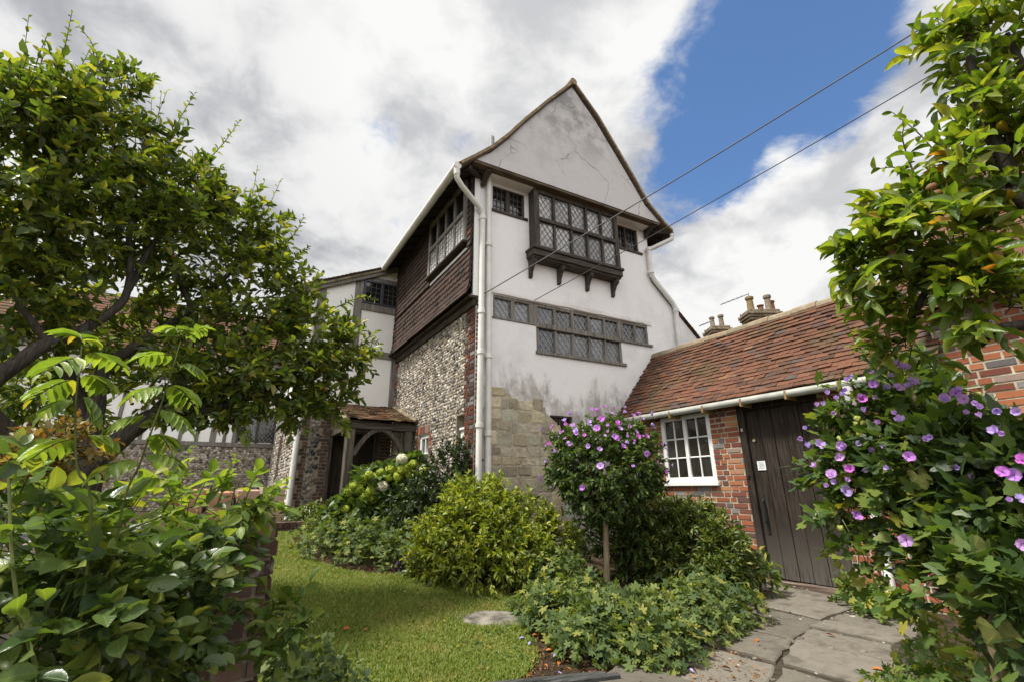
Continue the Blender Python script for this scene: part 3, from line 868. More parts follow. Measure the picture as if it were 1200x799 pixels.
# roof
def GP(s, v): return NN * (CF - GW) + AX * s + Z3 * v
profL = [(2.37, 6.55), (2.65, 6.81), (2.98, 7.14), (3.31, 7.55), (3.67, 8.06), (4.23, 8.79), (4.92, 9.64)]
profR = [(7.44, 6.64), (7.24, 6.76), (6.80, 7.14), (6.28, 7.92), (5.54, 8.98), (4.92, 9.64)]
mb = MB()
for pr in (profL, profR):
    mb.tiles = None
    tiles(mb, [GP(*p) for p in pr], Y3, -.055, 5.3, gauge=.105, m=0)
roof = mb.build('roof', tile_roof, house)
mb = MB()
for pr in (profL, profR):
    for (a, b) in zip(pr[:-1], pr[1:]):
        A, B = GP(*a), GP(*b)
        d = (B - A) / np.linalg.norm(B - A); nr = np.cross(Y3, d); nr *= np.sign(nr[2])
        P = [A + nr * .028, B + nr * .028, B - nr * .022, A - nr * .022]
        mb.add([p - Y3 * .072 for p in P] + [p - Y3 * .057 for p in P], [(0, 1, 2, 3), (4, 5, 6, 7), (0, 1, 5, 4), (1, 2, 6, 5), (2, 3, 7, 6), (3, 0, 4, 7)])
mb.build('verge', m_plain('verge_tiles', (.38, .29, .18), .95, .1, .3, 12, .9), roof)
mb = MB()
for pr in (profL, profR):
    for (a, b) in zip(pr[:-1], pr[1:]):
        A, B = GP(*a), GP(*b)
        d = (B - A) / np.linalg.norm(B - A); nr = np.cross(Y3, d); nr *= np.sign(nr[2])
        P = [A - nr * .004, B - nr * .004, B - nr * .045, A - nr * .045]
        mb.add([p - Y3 * .052 for p in P] + [p + Y3 * 5.28 for p in P], [(0, 1, 2, 3), (4, 5, 6, 7), (0, 1, 5, 4), (1, 2, 6, 5), (2, 3, 7, 6), (3, 0, 4, 7)])
mb.build('roof_boards', oak_brown_x, roof)
mb = MB()
a = -.08
while a < 5.25:
    C = GP(4.92, 9.63) + Y3 * a
    mb.tube([C + Z3 * rng.normal(0, .006), C + Y3 * .34 + Z3 * rng.normal(0, .006)], .085, 10); a += .345
mb.build('ridge_tiles', ridge_m, roof)
mb = MB(); P0 = GP(3.42, 7.3) + Y3 * .85; mb.tube([P0, P0 + Z3 * .92], .06, 10); mb.build('vent_pipe', lead, roof)
mb = MB()   # soffits and rafter feet
for y0, y1 in ((6.2, 10.9),):
    mb.add([(2.62, y0, 6.50), (2.62, y1, 6.50), (3.10, y1, 6.72), (3.10, y0, 6.72)], [(0, 1, 2, 3)])
    mb.add([(2.62, y0, 6.50), (2.62, y1, 6.50), (2.62, y1, 6.62), (2.62, y0, 6.62)], [(0, 1, 2, 3)])
    for y in np.arange(y0 + .15, y1, .42):
        mb.beam((2.64, y, 6.50), (3.10, y, 6.71), .06, .05)
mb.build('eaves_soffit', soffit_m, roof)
mb = MB()
for k in range(3): mb.beam(GP(7.0, 6.66) + Y3 * (.35 + k * .25), GP(7.42, 6.56) + Y3 * (.35 + k * .25), .07, .09)
mb.box(FAC, 7.0, 7.44, 6.60, 6.64, -3, .2)
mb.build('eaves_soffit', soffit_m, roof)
# catslide roof on the right
mb = MB()
tiles(mb, [f2(9.35, 3.40, .06), f2(8.35, 4.30, .06), f2(7.0, 5.54, .06)], Y3, 0, 4.0, gauge=.105)
mb.build('lean_to_roof', tile_roof, house)
# gutters and downpipes
mb = MB()
mb.tube([(2.60, 6.08, 6.50), (2.60, 10.6, 6.50)], .068, 12); mb.build('gutter', pipe_paint, house, smooth=True)
mb = MB(); mb.tube([GP(7.5, 6.62), GP(7.5, 6.62) + Y3 * 4.5], .06, 12); mb.build('gutter', oak_dark, house, smooth=True)
mb = MB()
mb.tube([(2.60, 6.13, 6.47), (2.61, 6.14, 6.34)], .055, 12)
mb.tube([(2.61, 6.14, 6.36), (2.615, 6.145, 6.28), f2(2.45, 6.20, .26), f2(2.86, 5.98, .11), f2(2.93, 5.90, .08), f2(2.94, 5.8, .08)], .048, 12)
pipe(mb, [f2(2.94, 5.82, .08), f2(2.925, 2.0, .08), f2(2.92, .0, .08)], .049, 12, [(f2(2.94, 5.80, .08), Z3), (f2(2.935, 4.0, .08), Z3), (f2(2.928, 2.12, .08), Z3), (f2(2.935, 3.3, .08), Z3)])
mb.build('downpipe', pipe_paint, house, smooth=True)
mb = MB(); pipe(mb, [f2(3.06, 6.70, .07), f2(3.085, 3.0, .07), f2(3.09, .0, .07)], .049, 12, [(f2(3.068, 5.3, .07), Z3), (f2(3.08, 3.25, .07), Z3), (f2(3.087, 2.0, .07), Z3)])
mb.build('downpipe', pipe_paint, house, smooth=True)
mb = MB()
pipe(mb, [GP(7.48, 6.58), GP(7.46, 6.46), f2(7.10, 6.26, .12), f2(7.0, 6.22, .08), f2(6.99, 6.1, .08)], .05)
pipe(mb, [f2(6.99, 6.2, .08), f2(6.98, 5.62, .08), f2(7.06, 5.48, .08), f2(7.55, 5.02, .08), f2(7.62, 4.9, .08), f2(7.6, 4.6, .08), f2(7.6, 3.4, .08)], .052, 12,
     [(f2(6.99, 6.2, .08), Z3), (f2(6.98, 5.64, .08), Z3), (f2(7.62, 4.86, .08), Z3)])
mb.build('downpipe', pipe_paint, house, smooth=True)

# rubble stone patch at the foot of the front
mb = MB()
v = .0
row = 0
top = lambda s: 2.74 if s < 3.55 else (2.62 if s < 3.8 else (2.55 if s < 4.2 else 2.34))
while v < 2.72:
    h = rng.choice([.13, .17, .20, .22])
    s = 3.15 + rng.uniform(-.08, 0)
    while s < 4.46 - (.12 if row % 2 else 0):
        l = rng.choice([.12, .2, .24, .28, .34])
        if v + h * .6 < top(s + l / 2):
            dv0, dv1 = rng.normal(0, .012, 2)
            e = .009
            a0, a1 = s + e, min(s + l, 4.5) - e; b0, b1 = v + e + dv0, v + h - e + dv1
            ring = []
            for (p0, p1) in (((a0, b0), (a1, b0)), ((a1, b0), (a1, b1)), ((a1, b1), (a0, b1)), ((a0, b1), (a0, b0))):
                for tt in np.linspace(.10, .90, 4): ring.append((p0[0] + (p1[0] - p0[0]) * tt + rng.normal(0, .0045), p0[1] + (p1[1] - p0[1]) * tt + rng.normal(0, .0045)))
            cu, cv = (a0 + a1) / 2, (b0 + b1) / 2; k = len(ring); ww = .014 + abs(rng.normal(0, .008))
            P = [f2(u, q, -.03) for u, q in ring] + [f2(u, q, ww * .45) for u, q in ring] + [f2(cu + (u - cu) * .88, cv + (q - cv) * .86, ww + rng.normal(0, .0025)) for u, q in ring] + [f2(cu, cv, ww + rng.normal(0, .004))]
            F = []
            for x in range(k):
                y = (x + 1) % k
                F += [(x, y, k + y, k + x), (k + x, k + y, 2 * k + y, 2 * k + x), (2 * k + x, 2 * k + y, 3 * k)]
            mb.add(P, F)
        s += l
    v += h; row += 1
mb.build('stone_facing', stone, front)
mb = MB()
mb.prism(FAC, [(3.15, -.1), (4.45, -.1), (4.42, 2.25), (4.2, 2.4), (4.18, 2.5), (3.82, 2.52), (3.56, 2.6), (3.5, 2.68), (3.15, 2.70)], -.02, .012)
mb.build('mortar_bed', mortar, front)

# flint side wall
SH = [(8.36, 8.90, 1.50, 2.20), (6.78, 7.10, 1.50, 2.36)]
mb = MB(); holed_wall(mb, LW, 6.452, 10.8, -.2, 4.36, SH, .2)
for h in SH: mb.box(LW, h[0] - .02, h[1] + .02, h[2] - .02, h[3] + .02, -.24, -.21)
side = mb.build('side_wall', mortar_grey, house)
mb = MB(); flints(mb, LW, 6.80, 10.66, .2, 4.34, [(8.24, 9.02, 1.42, 2.36), (6.76, 7.12, 1.48, 2.38)], sp=.064)
mb.build('flintwork', flint, side)
mb = MB(); bricks(mb, LW, 6.447, 6.83, -.1, 4.33, [(6.78, 7.1, 1.5, 2.36)], w=.012)
bricks(mb, FAC, 2.87, 3.0, -.1, 4.33, w=.006)
mb.build('brick_quoin', brick_dark, side)
mb = MB(); bricks(mb, LW, 10.62, 10.79, 1.5, 4.33, w=.012); mb.build('brick_edge', brick, side)
mb = MB()
bricks(mb, LW, 8.22, 8.36, 1.45, 2.22, w=.012); bricks(mb, LW, 8.90, 9.03, 1.45, 2.22, w=.012)
for k in range(9): mb.box(LW, 8.22 + k * .09, 8.30 + k * .09, 2.22, 2.37, -.05, .014 + rng.normal(0, .003), tap=.004)
mb.build('brick_dressing', brick, side)
window(house, LW, [(8.43, 8.61, 1.58, 1.82), (8.65, 8.83, 1.58, 1.82), (8.43, 8.61, 1.85, 2.13), (8.65, 8.83, 1.85, 2.13)],
       [(8.36, 8.43, 1.52, 2.2), (8.83, 8.90, 1.52, 2.2), (8.43, 8.83, 2.13, 2.2), (8.43, 8.83, 1.52, 1.58), (8.615, 8.645, 1.58, 2.13), (8.43, 8.83, 1.82, 1.85), (8.33, 8.93, 1.47, 1.52, .07)],
       glass_dark, -.06, -.1, -.03, white_paint, None, 'sash_window', 'small white sash window in the flint wall')
mb = MB(); mb.box(LW, 6.80, 7.08, 1.52, 2.12, -.12, -.07); mb.box(LW, 6.80, 7.08, 2.12, 2.16, -.12, -.04); mb.box(LW, 6.92, 6.95, 1.56, 2.08, -.07, -.06)
mb.build('shutter', white_paint, house, bevel=.006)

# tile hanging
mb = MB()
tiles(mb, [LW(0, 4.30, .17), LW(0, 4.42, .125), LW(0, 4.55, .105), LW(0, 5.22, .10)], Y3, 6.40, 10.78, gauge=.115, th=.026, round_band=(3, 6), jit=.6)
tiles(mb, [LW(0, 5.26, .10), LW(0, 6.95, .10)], Y3, 6.40, 6.56, gauge=.115, th=.026, jit=.6)
tiles(mb, [LW(0, 5.26, .10), LW(0, 6.95, .10)], Y3, 8.37, 10.78, gauge=.115, th=.026, jit=.6)
hang = mb.build('tile_hanging', tile_hang, house)
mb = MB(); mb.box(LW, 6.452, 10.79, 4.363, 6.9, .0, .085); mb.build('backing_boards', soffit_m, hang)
mb = MB(); mb.box(LW, 6.42, 10.79, 4.25, 4.295, .0, .15); mb.box(LW, 6.44, 10.79, 4.12, 4.25, -.02, .06); mb.build('bressummer', oak_dark_y, house, bevel=.01)
mb = MB(); mb.box(FAC, 2.80, 2.90, 4.30, 6.75, -.1, .03); mb.build('corner_strip', plaster_clean, front)
# side oriel
cs = [6.60, 7.03, 7.46, 7.89, 8.32]
lo = [(cs[i] + .03, cs[i + 1] - .03, 5.44, 5.94) for i in range(4)]
up = [(cs[i] + .03, cs[i + 1] - .03, 6.02, 6.56) for i in range(4)]
fr_ = [(6.55, 6.63, 5.38, 6.66), (8.29, 8.37, 5.38, 6.66), (6.63, 8.29, 5.94, 6.02, .01), (6.63, 8.29, 6.56, 6.66), (6.63, 8.29, 5.38, 5.44)]
for c in cs[1:-1]: fr_ += [(c - .03, c + .03, 5.44, 5.94), (c - .03, c + .03, 6.02, 6.56)]
net = m_plain('net_curtain_glass', (.86, .86, .86), .12, 1.0, .03, 3, 0)
o = window(house, LW, lo, fr_, net, .17, .10, .205, oak_grey, (3, 5), 'casement_window', 'eight light oak casement window over the tile hanging')
g = MB()
for a, b, c, d in up: g.add([LW(a, c, .165), LW(b, c, .17), LW(b, d, .172), LW(a, d, .165)], [(0, 1, 2, 3)])
g.build('pane', glass_dark, o)
mb = MB(); mb.box(LW, 6.52, 8.40, 5.32, 5.378, .05, .25); mb.build('sill', oak_dark_y, o, bevel=.01)
mb = MB(); mb.box(LW, 6.55, 8.37, 5.20, 5.275, .10, .135); mb.build('apron', plaster_clean, o)
mb = MB(); mb.box(LW, 6.555, 8.365, 5.38, 6.66, .02, .10); mb.build('surround', oak_dark, o)

# ------------------------------------------------------------------ rear wing with the porch
wing = thing('house_wing', 'white timber framed wing with an oak porch, set back left of the tile hung wall', 'house', (2.2, 13.5, .6))
mb = MB(); mb.prism(WG, [(1.19, 2.9), (3.162, 2.9), (3.162, 6.72), (1.19, 5.66)], -.2, 0)
mb.add([WS(10.8, 3.1), WS(18, 3.1), WS(18, 5.66), WS(10.8, 5.66)], [(0, 1, 2, 3)])
wfr = mb.build('plaster_wall', plaster_clean, wing)
mb = MB(); mb.prism(WG, [(1.19, .3), (1.79, .3), (1.79, 2.9), (1.19, 2.9)], -.2, -.002)
mb.prism(WG, [(2.86, .3), (3.162, .3), (3.162, 2.9), (2.86, 2.9)], -.2, -.002)
mb.prism(WG, [(1.79, 2.45), (2.86, 2.45), (2.86, 2.9), (1.79, 2.9)], -.2, -.002)
WH = [(14.8, 15.5, 1.5, 2.55)]
holed_wall(mb, WS, 10.8, 18.0, .3, 3.1, WH, .2)
mb.box(WS, 14.78, 15.52, 1.48, 2.57, -.24, -.21)
base = mb.build('base_wall', mortar_grey, wing)
mb = MB(); flints(mb, WG, 1.34, 1.60, .5, 2.84, sp=.10); mb.build('flintwork', flint_dark, base)
mb = MB(); flints(mb, WS, 11.05, 17.9, .5, 3.06, [(14.66, 15.64, 1.4, 2.7)], sp=.095); mb.build('flintwork', flint, base)
mb = MB(); bricks(mb, WG, 1.195, 1.36, .4, 2.86, w=.012, ragged=.05); mb.build('brick_quoin', brick_old, base)
mb = MB(); bricks(mb, WG, 1.56, 1.79, .4, 2.86, w=.012, ragged=.06)
mb.build('brick_quoin', brick_old, base)
mb = MB(); bricks(mb, WS, 10.8, 11.06, .4, 3.05, w=.012); mb.build('brick_quoin', brick_old, base)
mb = MB(); bricks(mb, WG, 2.87, 3.16, .4, 2.86, w=.012); mb.build('brick_quoin', brick_old, base)
mb = MB()
bricks(mb, WS, 14.66, 14.8, 1.4, 2.6, w=.012); bricks(mb, WS, 15.5, 15.64, 1.4, 2.6, w=.012); bricks(mb, WS, 14.66, 15.64, 2.57, 2.72, w=.014)
mb.build('window_dressing', brick_old, base)
mb = MB()
TB = [(2.0, 2.20, 4.38, 6.12), (2.20, 3.15, 6.16, 6.29), (1.19, 3.14, 4.20, 4.38), (1.19, 1.36, 4.38, 5.72), (3.02, 3.15, 2.95, 4.2), (1.17, 1.80, 2.86, 3.04), (2.2, 3.15, 5.37, 5.55)]
for i, b in enumerate(TB): mb.box(WG, *b, -.02, .022 + .003 * i)
mb.beam(WG(.75, 5.56, .06), WG(3.0, 6.66, .06), .06, .20)
for a, b in ((3.06, 3.26),): mb.box(WS, 10.82, 18.0, a, b, -.02, .05)
for y in (12.2, 13.6, 15.0, 16.5): mb.box(WS, y, y + .18, 3.26, 5.6, -.02, .03)
mb.build('timber_frame', oak_grey, wing, bevel=.01)
window(wing, WG, [(2.25, 2.62, 5.59, 6.12), (2.69, 3.04, 5.59, 6.12)], [(2.2, 2.25, 5.55, 6.16), (2.62, 2.69, 5.59, 6.12), (3.04, 3.10, 5.55, 6.16), (2.25, 3.04, 6.12, 6.16), (2.25, 3.04, 5.55, 5.59)],
       glass_dark, .03, .0, .06, m_plain('window_blue_grey', (.05, .055, .075), .5, .4, .15, 9, .1), (3, 4), 'casement_window', 'small leaded casement window under the eaves')
window(wing, WS, [(14.88, 15.42, 1.56, 2.49)], [(14.8, 14.88, 1.5, 2.55), (15.42, 15.5, 1.5, 2.55), (14.88, 15.42, 2.49, 2.55), (14.88, 15.42, 1.5, 1.56)], glass_dark, -.1, -.14, -.05, oak_dark, (2, 3), 'casement_window')
mb = MB()
tiles(mb, [(.72, 10.66, 5.62), (3.12, 10.66, 6.80)], Y3, 0, 7.6, gauge=.105, th=.016)
rfw = mb.build('roof', tile_old, wing)
mb = MB()
A, B = np.array((.72, 10.68, 5.58)), np.array((3.1, 10.68, 6.76))
mb.add([A, B, B - Z3 * .05, A - Z3 * .05, A + Y3 * 7.5, B + Y3 * 7.5, B + Y3 * 7.5 - Z3 * .05, A + Y3 * 7.5 - Z3 * .05], [(0, 1, 2, 3), (4, 5, 6, 7), (0, 1, 5, 4), (1, 2, 6, 5), (2, 3, 7, 6), (3, 0, 4, 7)])
mb.build('verge', stone_cap, rfw)
mb = MB(); pipe(mb, [(1.12, 10.68, 5.4), (1.12, 10.70, 3.0), (1.13, 10.71, .62)], .055, 12, [((1.12, 10.705, 2.35), Z3), ((1.12, 10.7, 3.6), Z3)])
mb.build('downpipe', pipe_paint, wing, smooth=True)
mb = MB(); mb.box(WG, 1.86, 2.78, .55, 2.38, -.13, -.09)
for k in range(6): mb.box(WG, 1.87 + k * .152, 2.015 + k * .152, .56, 2.36, -.09, -.07 + .002 * (k % 3))
dr = mb.build('door', door_wood, wing)
mb = MB(); mb.box(WG, 1.79, 1.86, .5, 2.45, -.15, .015); mb.box(WG, 2.79, 2.86, .5, 2.45, -.15, .015); mb.box(WG, 1.86, 2.79, 2.38, 2.45, -.15, .017); mb.build('door_frame', oak_dark, wing)
oak_porch = m_timber('oak_porch', (.06, .05, .04), (.17, .145, .12))
# porch
PF = 9.15
PR = frame((0, PF, 0), X3, Z3, -Y3)
mb = MB()
tiles(mb, [(1.80, 9.02, 2.47), (1.80, 10.79, 3.02)], X3, 0, 1.355, gauge=.10, th=.016, jit=2.2)
pr = mb.build('porch', tile_old, wing)
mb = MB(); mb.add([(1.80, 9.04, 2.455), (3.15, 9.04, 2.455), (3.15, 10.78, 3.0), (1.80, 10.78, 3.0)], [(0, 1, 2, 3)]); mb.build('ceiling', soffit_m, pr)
mb = MB(); mb.tube([(1.78, 9.0, 2.42), (1.775, 9.4, 2.56), (1.775, 10.0, 2.74), (1.775, 10.75, 3.05)], .05, 8); mb.build('verge', stone_cap, pr)
mb = MB(); mb.tube([(3.13, 9.0, 2.50), (3.13, 10.75, 3.06)], .045, 8); mb.build('verge', stone_cap, pr)
for x0 in (1.81, 2.94):
    mb = MB(); mb.box(PR, x0, x0 + .15, .98, 2.30, -.08, .07); mb.build('post', oak_porch, pr, bevel=.012)
    mb = MB(); bricks(mb, PR, x0 - .06, x0 + .2, .55, .985, w=.10); mb.box(PR, x0 - .05, x0 + .19, .4, .98, -.12, .09); mb.build('pier', brick_old, pr)
mb = MB(); mb.box(PR, 1.76, 3.15, 2.30, 2.43, -.09, .085)
mb.beam((1.88, PF, 2.36), (1.88, 10.8, 2.36), .13, .12, m=0)
mb.build('wall_plate', oak_dark_x, pr, bevel=.01)
for sg, x0 in ((1, 1.96), (-1, 2.94)):
    mb = MB(); pts = []
    for k in range(7):
        q = k / 6 * math.pi / 2
        pts.append((x0 + sg * (.48 * math.sin(q) - .0), 1.78 + .5 * (1 - math.cos(q)) if False else 1.80 + .48 * math.sin(q) ** .9 * (1 - .0 * k)))
    P = [(x0 + sg * t * .49, 1.82 + .50 * (1 - (1 - t) ** 2)) for t in np.linspace(0, 1, 8)]
    for a, b in zip(P[:-1], P[1:]): mb.beam(PR(a[0], a[1]), PR(b[0], b[1]), .08, .12, up=(0, 1, 0))
    mb.build('brace', oak_porch, pr)

# ------------------------------------------------------------------ far timber framed wing
twing = thing('timber_framed_house', 'black and white timber framed range on a flint base behind the medlar tree', 'house', (-3, 19, .6))
mb = MB(); mb.prism(TW, [(-12, .3), (1.18, .3), (1.18, 2.62), (-12, 2.62)], -.25, 0); tb = mb.build('base_wall', mortar_grey, twing)
mb = MB(); flints(mb, TW, -6.5, 1.16, .5, 2.6, [(-1.5, -.72, .6, 1.35)], sp=.085); mb.build('flintwork', flint, tb)
mb = MB(); bricks(mb, TW, -1.5, -.74, .62, 1.32, w=.02); mb.build('brick_patch', brick, tb)
mb = MB(); mb.prism(TW, [(-12, 2.62), (1.18, 2.62), (1.18, 5.6), (-12, 5.6)], -.2, -.02); mb.build('plaster_wall', plaster_clean, twing)
mb = MB()
mb.box(TW, -12, 1.18, 2.56, 2.70, -.05, .05)
mb.box(TW, -12, 1.18, 4.6, 4.75, -.05, .02)
for i, x in enumerate([-5.6, -5.0, -4.3, -3.7, -3.1, -2.5, -1.98, -1.5, -1.06, -.62, -.30, .0]):
    wd = .17 if i in (0, 3, 9, 11) else .10
    mb.box(TW, x - wd / 2, x + wd / 2, 2.70, 4.6, -.05, .01 + .002 * (i % 3))
mb.box(TW, -1.98, -1.06, 3.42, 3.52, -.05, .03); mb.box(TW, .0, 1.18, 3.66, 3.78, -.05, .03)
mb.build('timber_frame', oak_grey, twing, bevel=.01)
window(twing, TW, [(.1, .58, 2.74, 3.64), (.66, 1.1, 2.74, 3.64)], [(.04, .1, 2.7, 3.66), (.58, .66, 2.7, 3.66), (1.1, 1.17, 2.7, 3.66)], glass_dark, .0, -.04, .05, oak_dark, 'diamond', 'leaded_window')
window(twing, TW, [(-1.9, -1.56, 3.54, 4.1), (-1.46, -1.12, 3.54, 4.1)], [(-1.95, -1.9, 3.52, 4.14), (-1.56, -1.46, 3.52, 4.14), (-1.12, -1.08, 3.52, 4.14), (-1.9, -1.12, 4.1, 4.16)], glass_grey, .0, -.04, .05, oak_grey, 'diamond', 'leaded_window')
mb = MB(); tiles(mb, [(-8, 17.55, 5.35), (-8, 20.6, 8.0)], X3, 0, 9.6, gauge=.2, width=.3, th=.03)
mb.build('roof', tile_roof, twing)

# garden bench against the flint base
bench = thing('garden_bench', 'wooden slatted garden bench against the far flint wall', 'bench', (-.15, 17.5, .65))
BN = frame((-.8, 17.62, .65), X3, Z3, -Y3)
mb = MB(); mb.box(BN, 0, 1.25, .82, .90, .0, .05); mb.box(BN, 0, 1.25, .48, .53, .0, .04)
for k in range(13): mb.box(BN, .07 + k * .09, .11 + k * .09, .53, .82, .01, .035)
mb.build('backrest', bench_wood, bench)
mb = MB()
for k in range(4): mb.box(BN, 0, 1.25, .42, .445, .05 + k * .11, .14 + k * .11)
mb.build('seat', bench_wood, bench)
for x in (0, 1.18):
    for d in (.0, .43):
        mb = MB(); mb.box(BN, x, x + .07, 0, .9 if d == 0 else .64, d, d + .07); mb.build('leg', bench_wood, bench)
    mb = MB(); mb.box(BN, x - .01, x + .08, .62, .66, .03, .52); mb.build('armrest', bench_wood, bench)

# ------------------------------------------------------------------ brick outbuilding
bracket_m = m_plain('rusty_bracket', (.30, .20, .08), .8, .2, .2, 9, .3)
outb = thing('outbuilding', 'low red brick outbuilding with a mossy tiled roof, white window and old plank door', 'outbuilding', (7.2, 4, 0))
OH = [(4.47, 5.42, 1.24, 2.30), (2.90, 4.00, -.02, 2.30)]
mb = MB(); holed_wall(mb, OW, 1.66, 6.3, -.2, 2.42, OH, .2)
mb.box(OW, 4.45, 5.44, 1.2, 2.3, -.30, -.25)
mb.box(OW, 1.7, 6.2, -.2, 2.4, -1.98, -1.9)
ow = mb.build('wall', mortar, outb)
mb = MB(); bricks(mb, OW, 1.66, 6.28, -.15, 2.40, OH, course=.0755, w=.008)
mb.build('brickwork', brick, ow)
mb = MB(); tiles(mb, [(6.02, 0, 2.385), (6.2, 0, 2.585), (7.18, 0, 3.73)], Y3, 1.60, 6.27, gauge=.088, width=.160, th=.023, sag=.035, jit=1.5)
ro = mb.build('roof', tile_roof, outb)
mb = MB(); tiles(mb, [(8.36, 0, 2.385), (7.18, 0, 3.73)], Y3, 1.60, 6.2, gauge=.1, width=.17)
mb.add([(6.0, 1.62, 2.34), (6.0, 6.24, 2.34), (7.18, 6.24, 3.69), (7.18, 1.62, 3.69), (8.36, 6.2, 2.34), (8.36, 1.62, 2.34)], [(0, 1, 2, 3), (3, 2, 4, 5)])
mb.build('rear_slope', tile_roof, ro)
mb = MB(); y = 1.6
while y < 6.2:
    C = np.array((7.18, y, 3.715)); l = .36
    mb.tube([C + Z3 * rng.normal(0, .006), C + Y3 * min(l, 6.27 - y) + Z3 * rng.normal(0, .006)], .095, 10); y += l + .006
mb.build('ridge_tiles', ridge_m, ro)
mb = MB()
mb.tube([(5.99, 1.64, 2.31), (5.99, 6.15, 2.335)], .05, 12)
gt = mb.build('gutter', gutter_paint, outb, smooth=True)
for y in np.arange(1.9, 6.1, .62):
    mb = MB(); mb.box(frame((5.99, y, 2.30), Y3, Z3, -X3), -.012, .012, -.056, .05, -.2, .056)
    mb.build('bracket', bracket_m, gt)
mb = MB(); mb.box(OW, 1.68, 6.2, 2.30, 2.40, -.1, .03); mb.box(OW, 2.75, 4.15, 2.295, 2.385, -.1, .06); mb.build('wall_plate', oak_dark_y, outb)
# window
fr_ = [(4.47, 4.54, 1.24, 2.30), (5.35, 5.42, 1.24, 2.30), (4.54, 5.35, 2.23, 2.30), (4.54, 5.35, 1.26, 1.335), (4.915, 4.975, 1.335, 2.23, .005), (4.43, 5.46, 1.205, 1.26, .05)]
li = []
for a, b in ((4.54, 4.915), (4.975, 5.35)):
    mid = (a + b) / 2
    fr_ += [(mid - .011, mid + .011, 1.335, 2.23, -.012)]
    for k in (1, 2): fr_ += [(a, mid - .011, 1.335 + k * .298 - .011, 1.335 + k * .298 + .011, -.013), (mid + .011, b, 1.335 + k * .298 - .011, 1.335 + k * .298 + .011, -.013)]
    for k in range(3):
        li += [(a, mid - .011, 1.335 + k * .298, 1.335 + (k + 1) * .298), (mid + .011, b, 1.335 + k * .298, 1.335 + (k + 1) * .298)]
window(outb, OW, li, fr_, glass_room, -.025, -.05, .004, white_paint, None, 'window', 'white painted twelve pane window')
# door: frame, planks, sill, handle, notice
mb = MB(); mb.box(OW, 3.90, 4.0, .0, 2.30, -.1, .025); mb.box(OW, 2.90, 2.955, .0, 2.30, -.1, .022); mb.box(OW, 2.955, 3.90, 2.22, 2.30, -.1, .023)
mb.build('door_frame', door_wood, outb, bevel=.006)
mb = MB(); us = [2.958, 3.17, 3.36, 3.53, 3.71, 3.897]
for i in range(5): mb.box(OW, us[i] + .0025, us[i + 1] - .0025, .075, 2.215, -.06, -.022 + .003 * (i % 2) + rng.normal(0, .001), tap=.002)
mb.box(OW, 2.958, 3.897, .075, 2.215, -.075, -.058)
door = mb.build('door', door_wood, outb)
mb = MB(); mb.prism(OW, [(2.90, -.02), (3.95, -.01), (3.95, .05), (3.4, .062), (2.93, .07), (2.89, .03)], -.1, .05); mb.build('threshold', sill_wood, outb, bevel=.008)
mb = MB(); mb.tube([OW(3.82, 1.02, -.02), OW(3.82, 1.0, .04), OW(3.82, .75, .045), OW(3.82, .73, -.02)], .011, 8); mb.box(OW, 3.80, 3.84, .60, 1.10, -.02, -.010); mb.build('handle', iron, door)
mb = MB(); mb.tube([OW(3.82, 1.80, -.025), OW(3.82, 1.80, -.008)], .02, 12); mb.build('lock', brass, door)
mb = MB(); mb.box(OW, 3.715, 3.83, 1.40, 1.52, -.022, -.012); nt = mb.build('notice', notice_m, door)
mb = MB()
for k in range(5): mb.box(OW, 3.735, 3.81 - .012 * (k % 2), 1.425 + k * .017, 1.433 + k * .017, -.012, -.0105)
mb.build('notice_print', notice_i, nt)
mb = MB(); mb.box(OW, 3.935, 3.965, 1.93, 1.975, .025, .032); mb.build('plate', brass, door)
mb = MB(); mb.tube([OW(3.955, 1.33, .02), OW(3.955, 1.33, .05)], .017, 10); mb.build('bolt', iron, door)
mb = MB(); pipe(mb, [(5.98, 2.45, 2.28), (5.99, 2.45, 2.15), (6.12, 2.50, 1.95), (6.12, 2.52, 1.0), (6.10, 2.545, .02)], .05, 12, [((6.12, 2.52, .78), Z3)])
mb.build('downpipe', white_paint, outb, smooth=True)

# ------------------------------------------------------------------ taller brick cottage on the right
cot = thing('brick_cottage', 'red brick cottage wall with a tiled roof behind the pear tree branches', 'house', (8, -1, 0))
mb = MB(); holed_wall(mb, OW, -6, 1.655, -.2, 2.98, [], .2); mb.prism(frame((0, 1.655, 0), X3, Z3, Y3), [(6.215, -.2), (10.2, -.2), (10.2, 2.98), (8.2, 5.3), (6.215, 2.98)], -.2, 0)
cw = mb.build('wall', mortar, cot)
mb = MB(); bricks(mb, OW, -1.2, 1.65, -.1, 2.95, [], course=.0755, w=.008)
bricks(mb, frame((0, 1.655, 0), X3, Z3, Y3), 6.2, 7.6, 2.3, 2.95, [], course=.0755, w=.006)
mb.build('brickwork', brick, cw)
mb = MB(); tiles(mb, [(6.0, 0, 2.92), (8.2, 0, 5.45)], Y3, -4, 1.75, gauge=.1, width=.17, jit=1.6); cr = mb.build('roof', tile_roof, cot)
mb = MB(); mb.add([(6.0, 1.72, 2.88), (6.0, -4, 2.88), (8.2, -4, 5.41), (8.2, 1.72, 5.41), (10.4, -4, 2.88), (10.4, 1.72, 2.88)], [(0, 1, 2, 3), (3, 2, 4, 5)]); mb.build('rear_slope', tile_roof, cr)

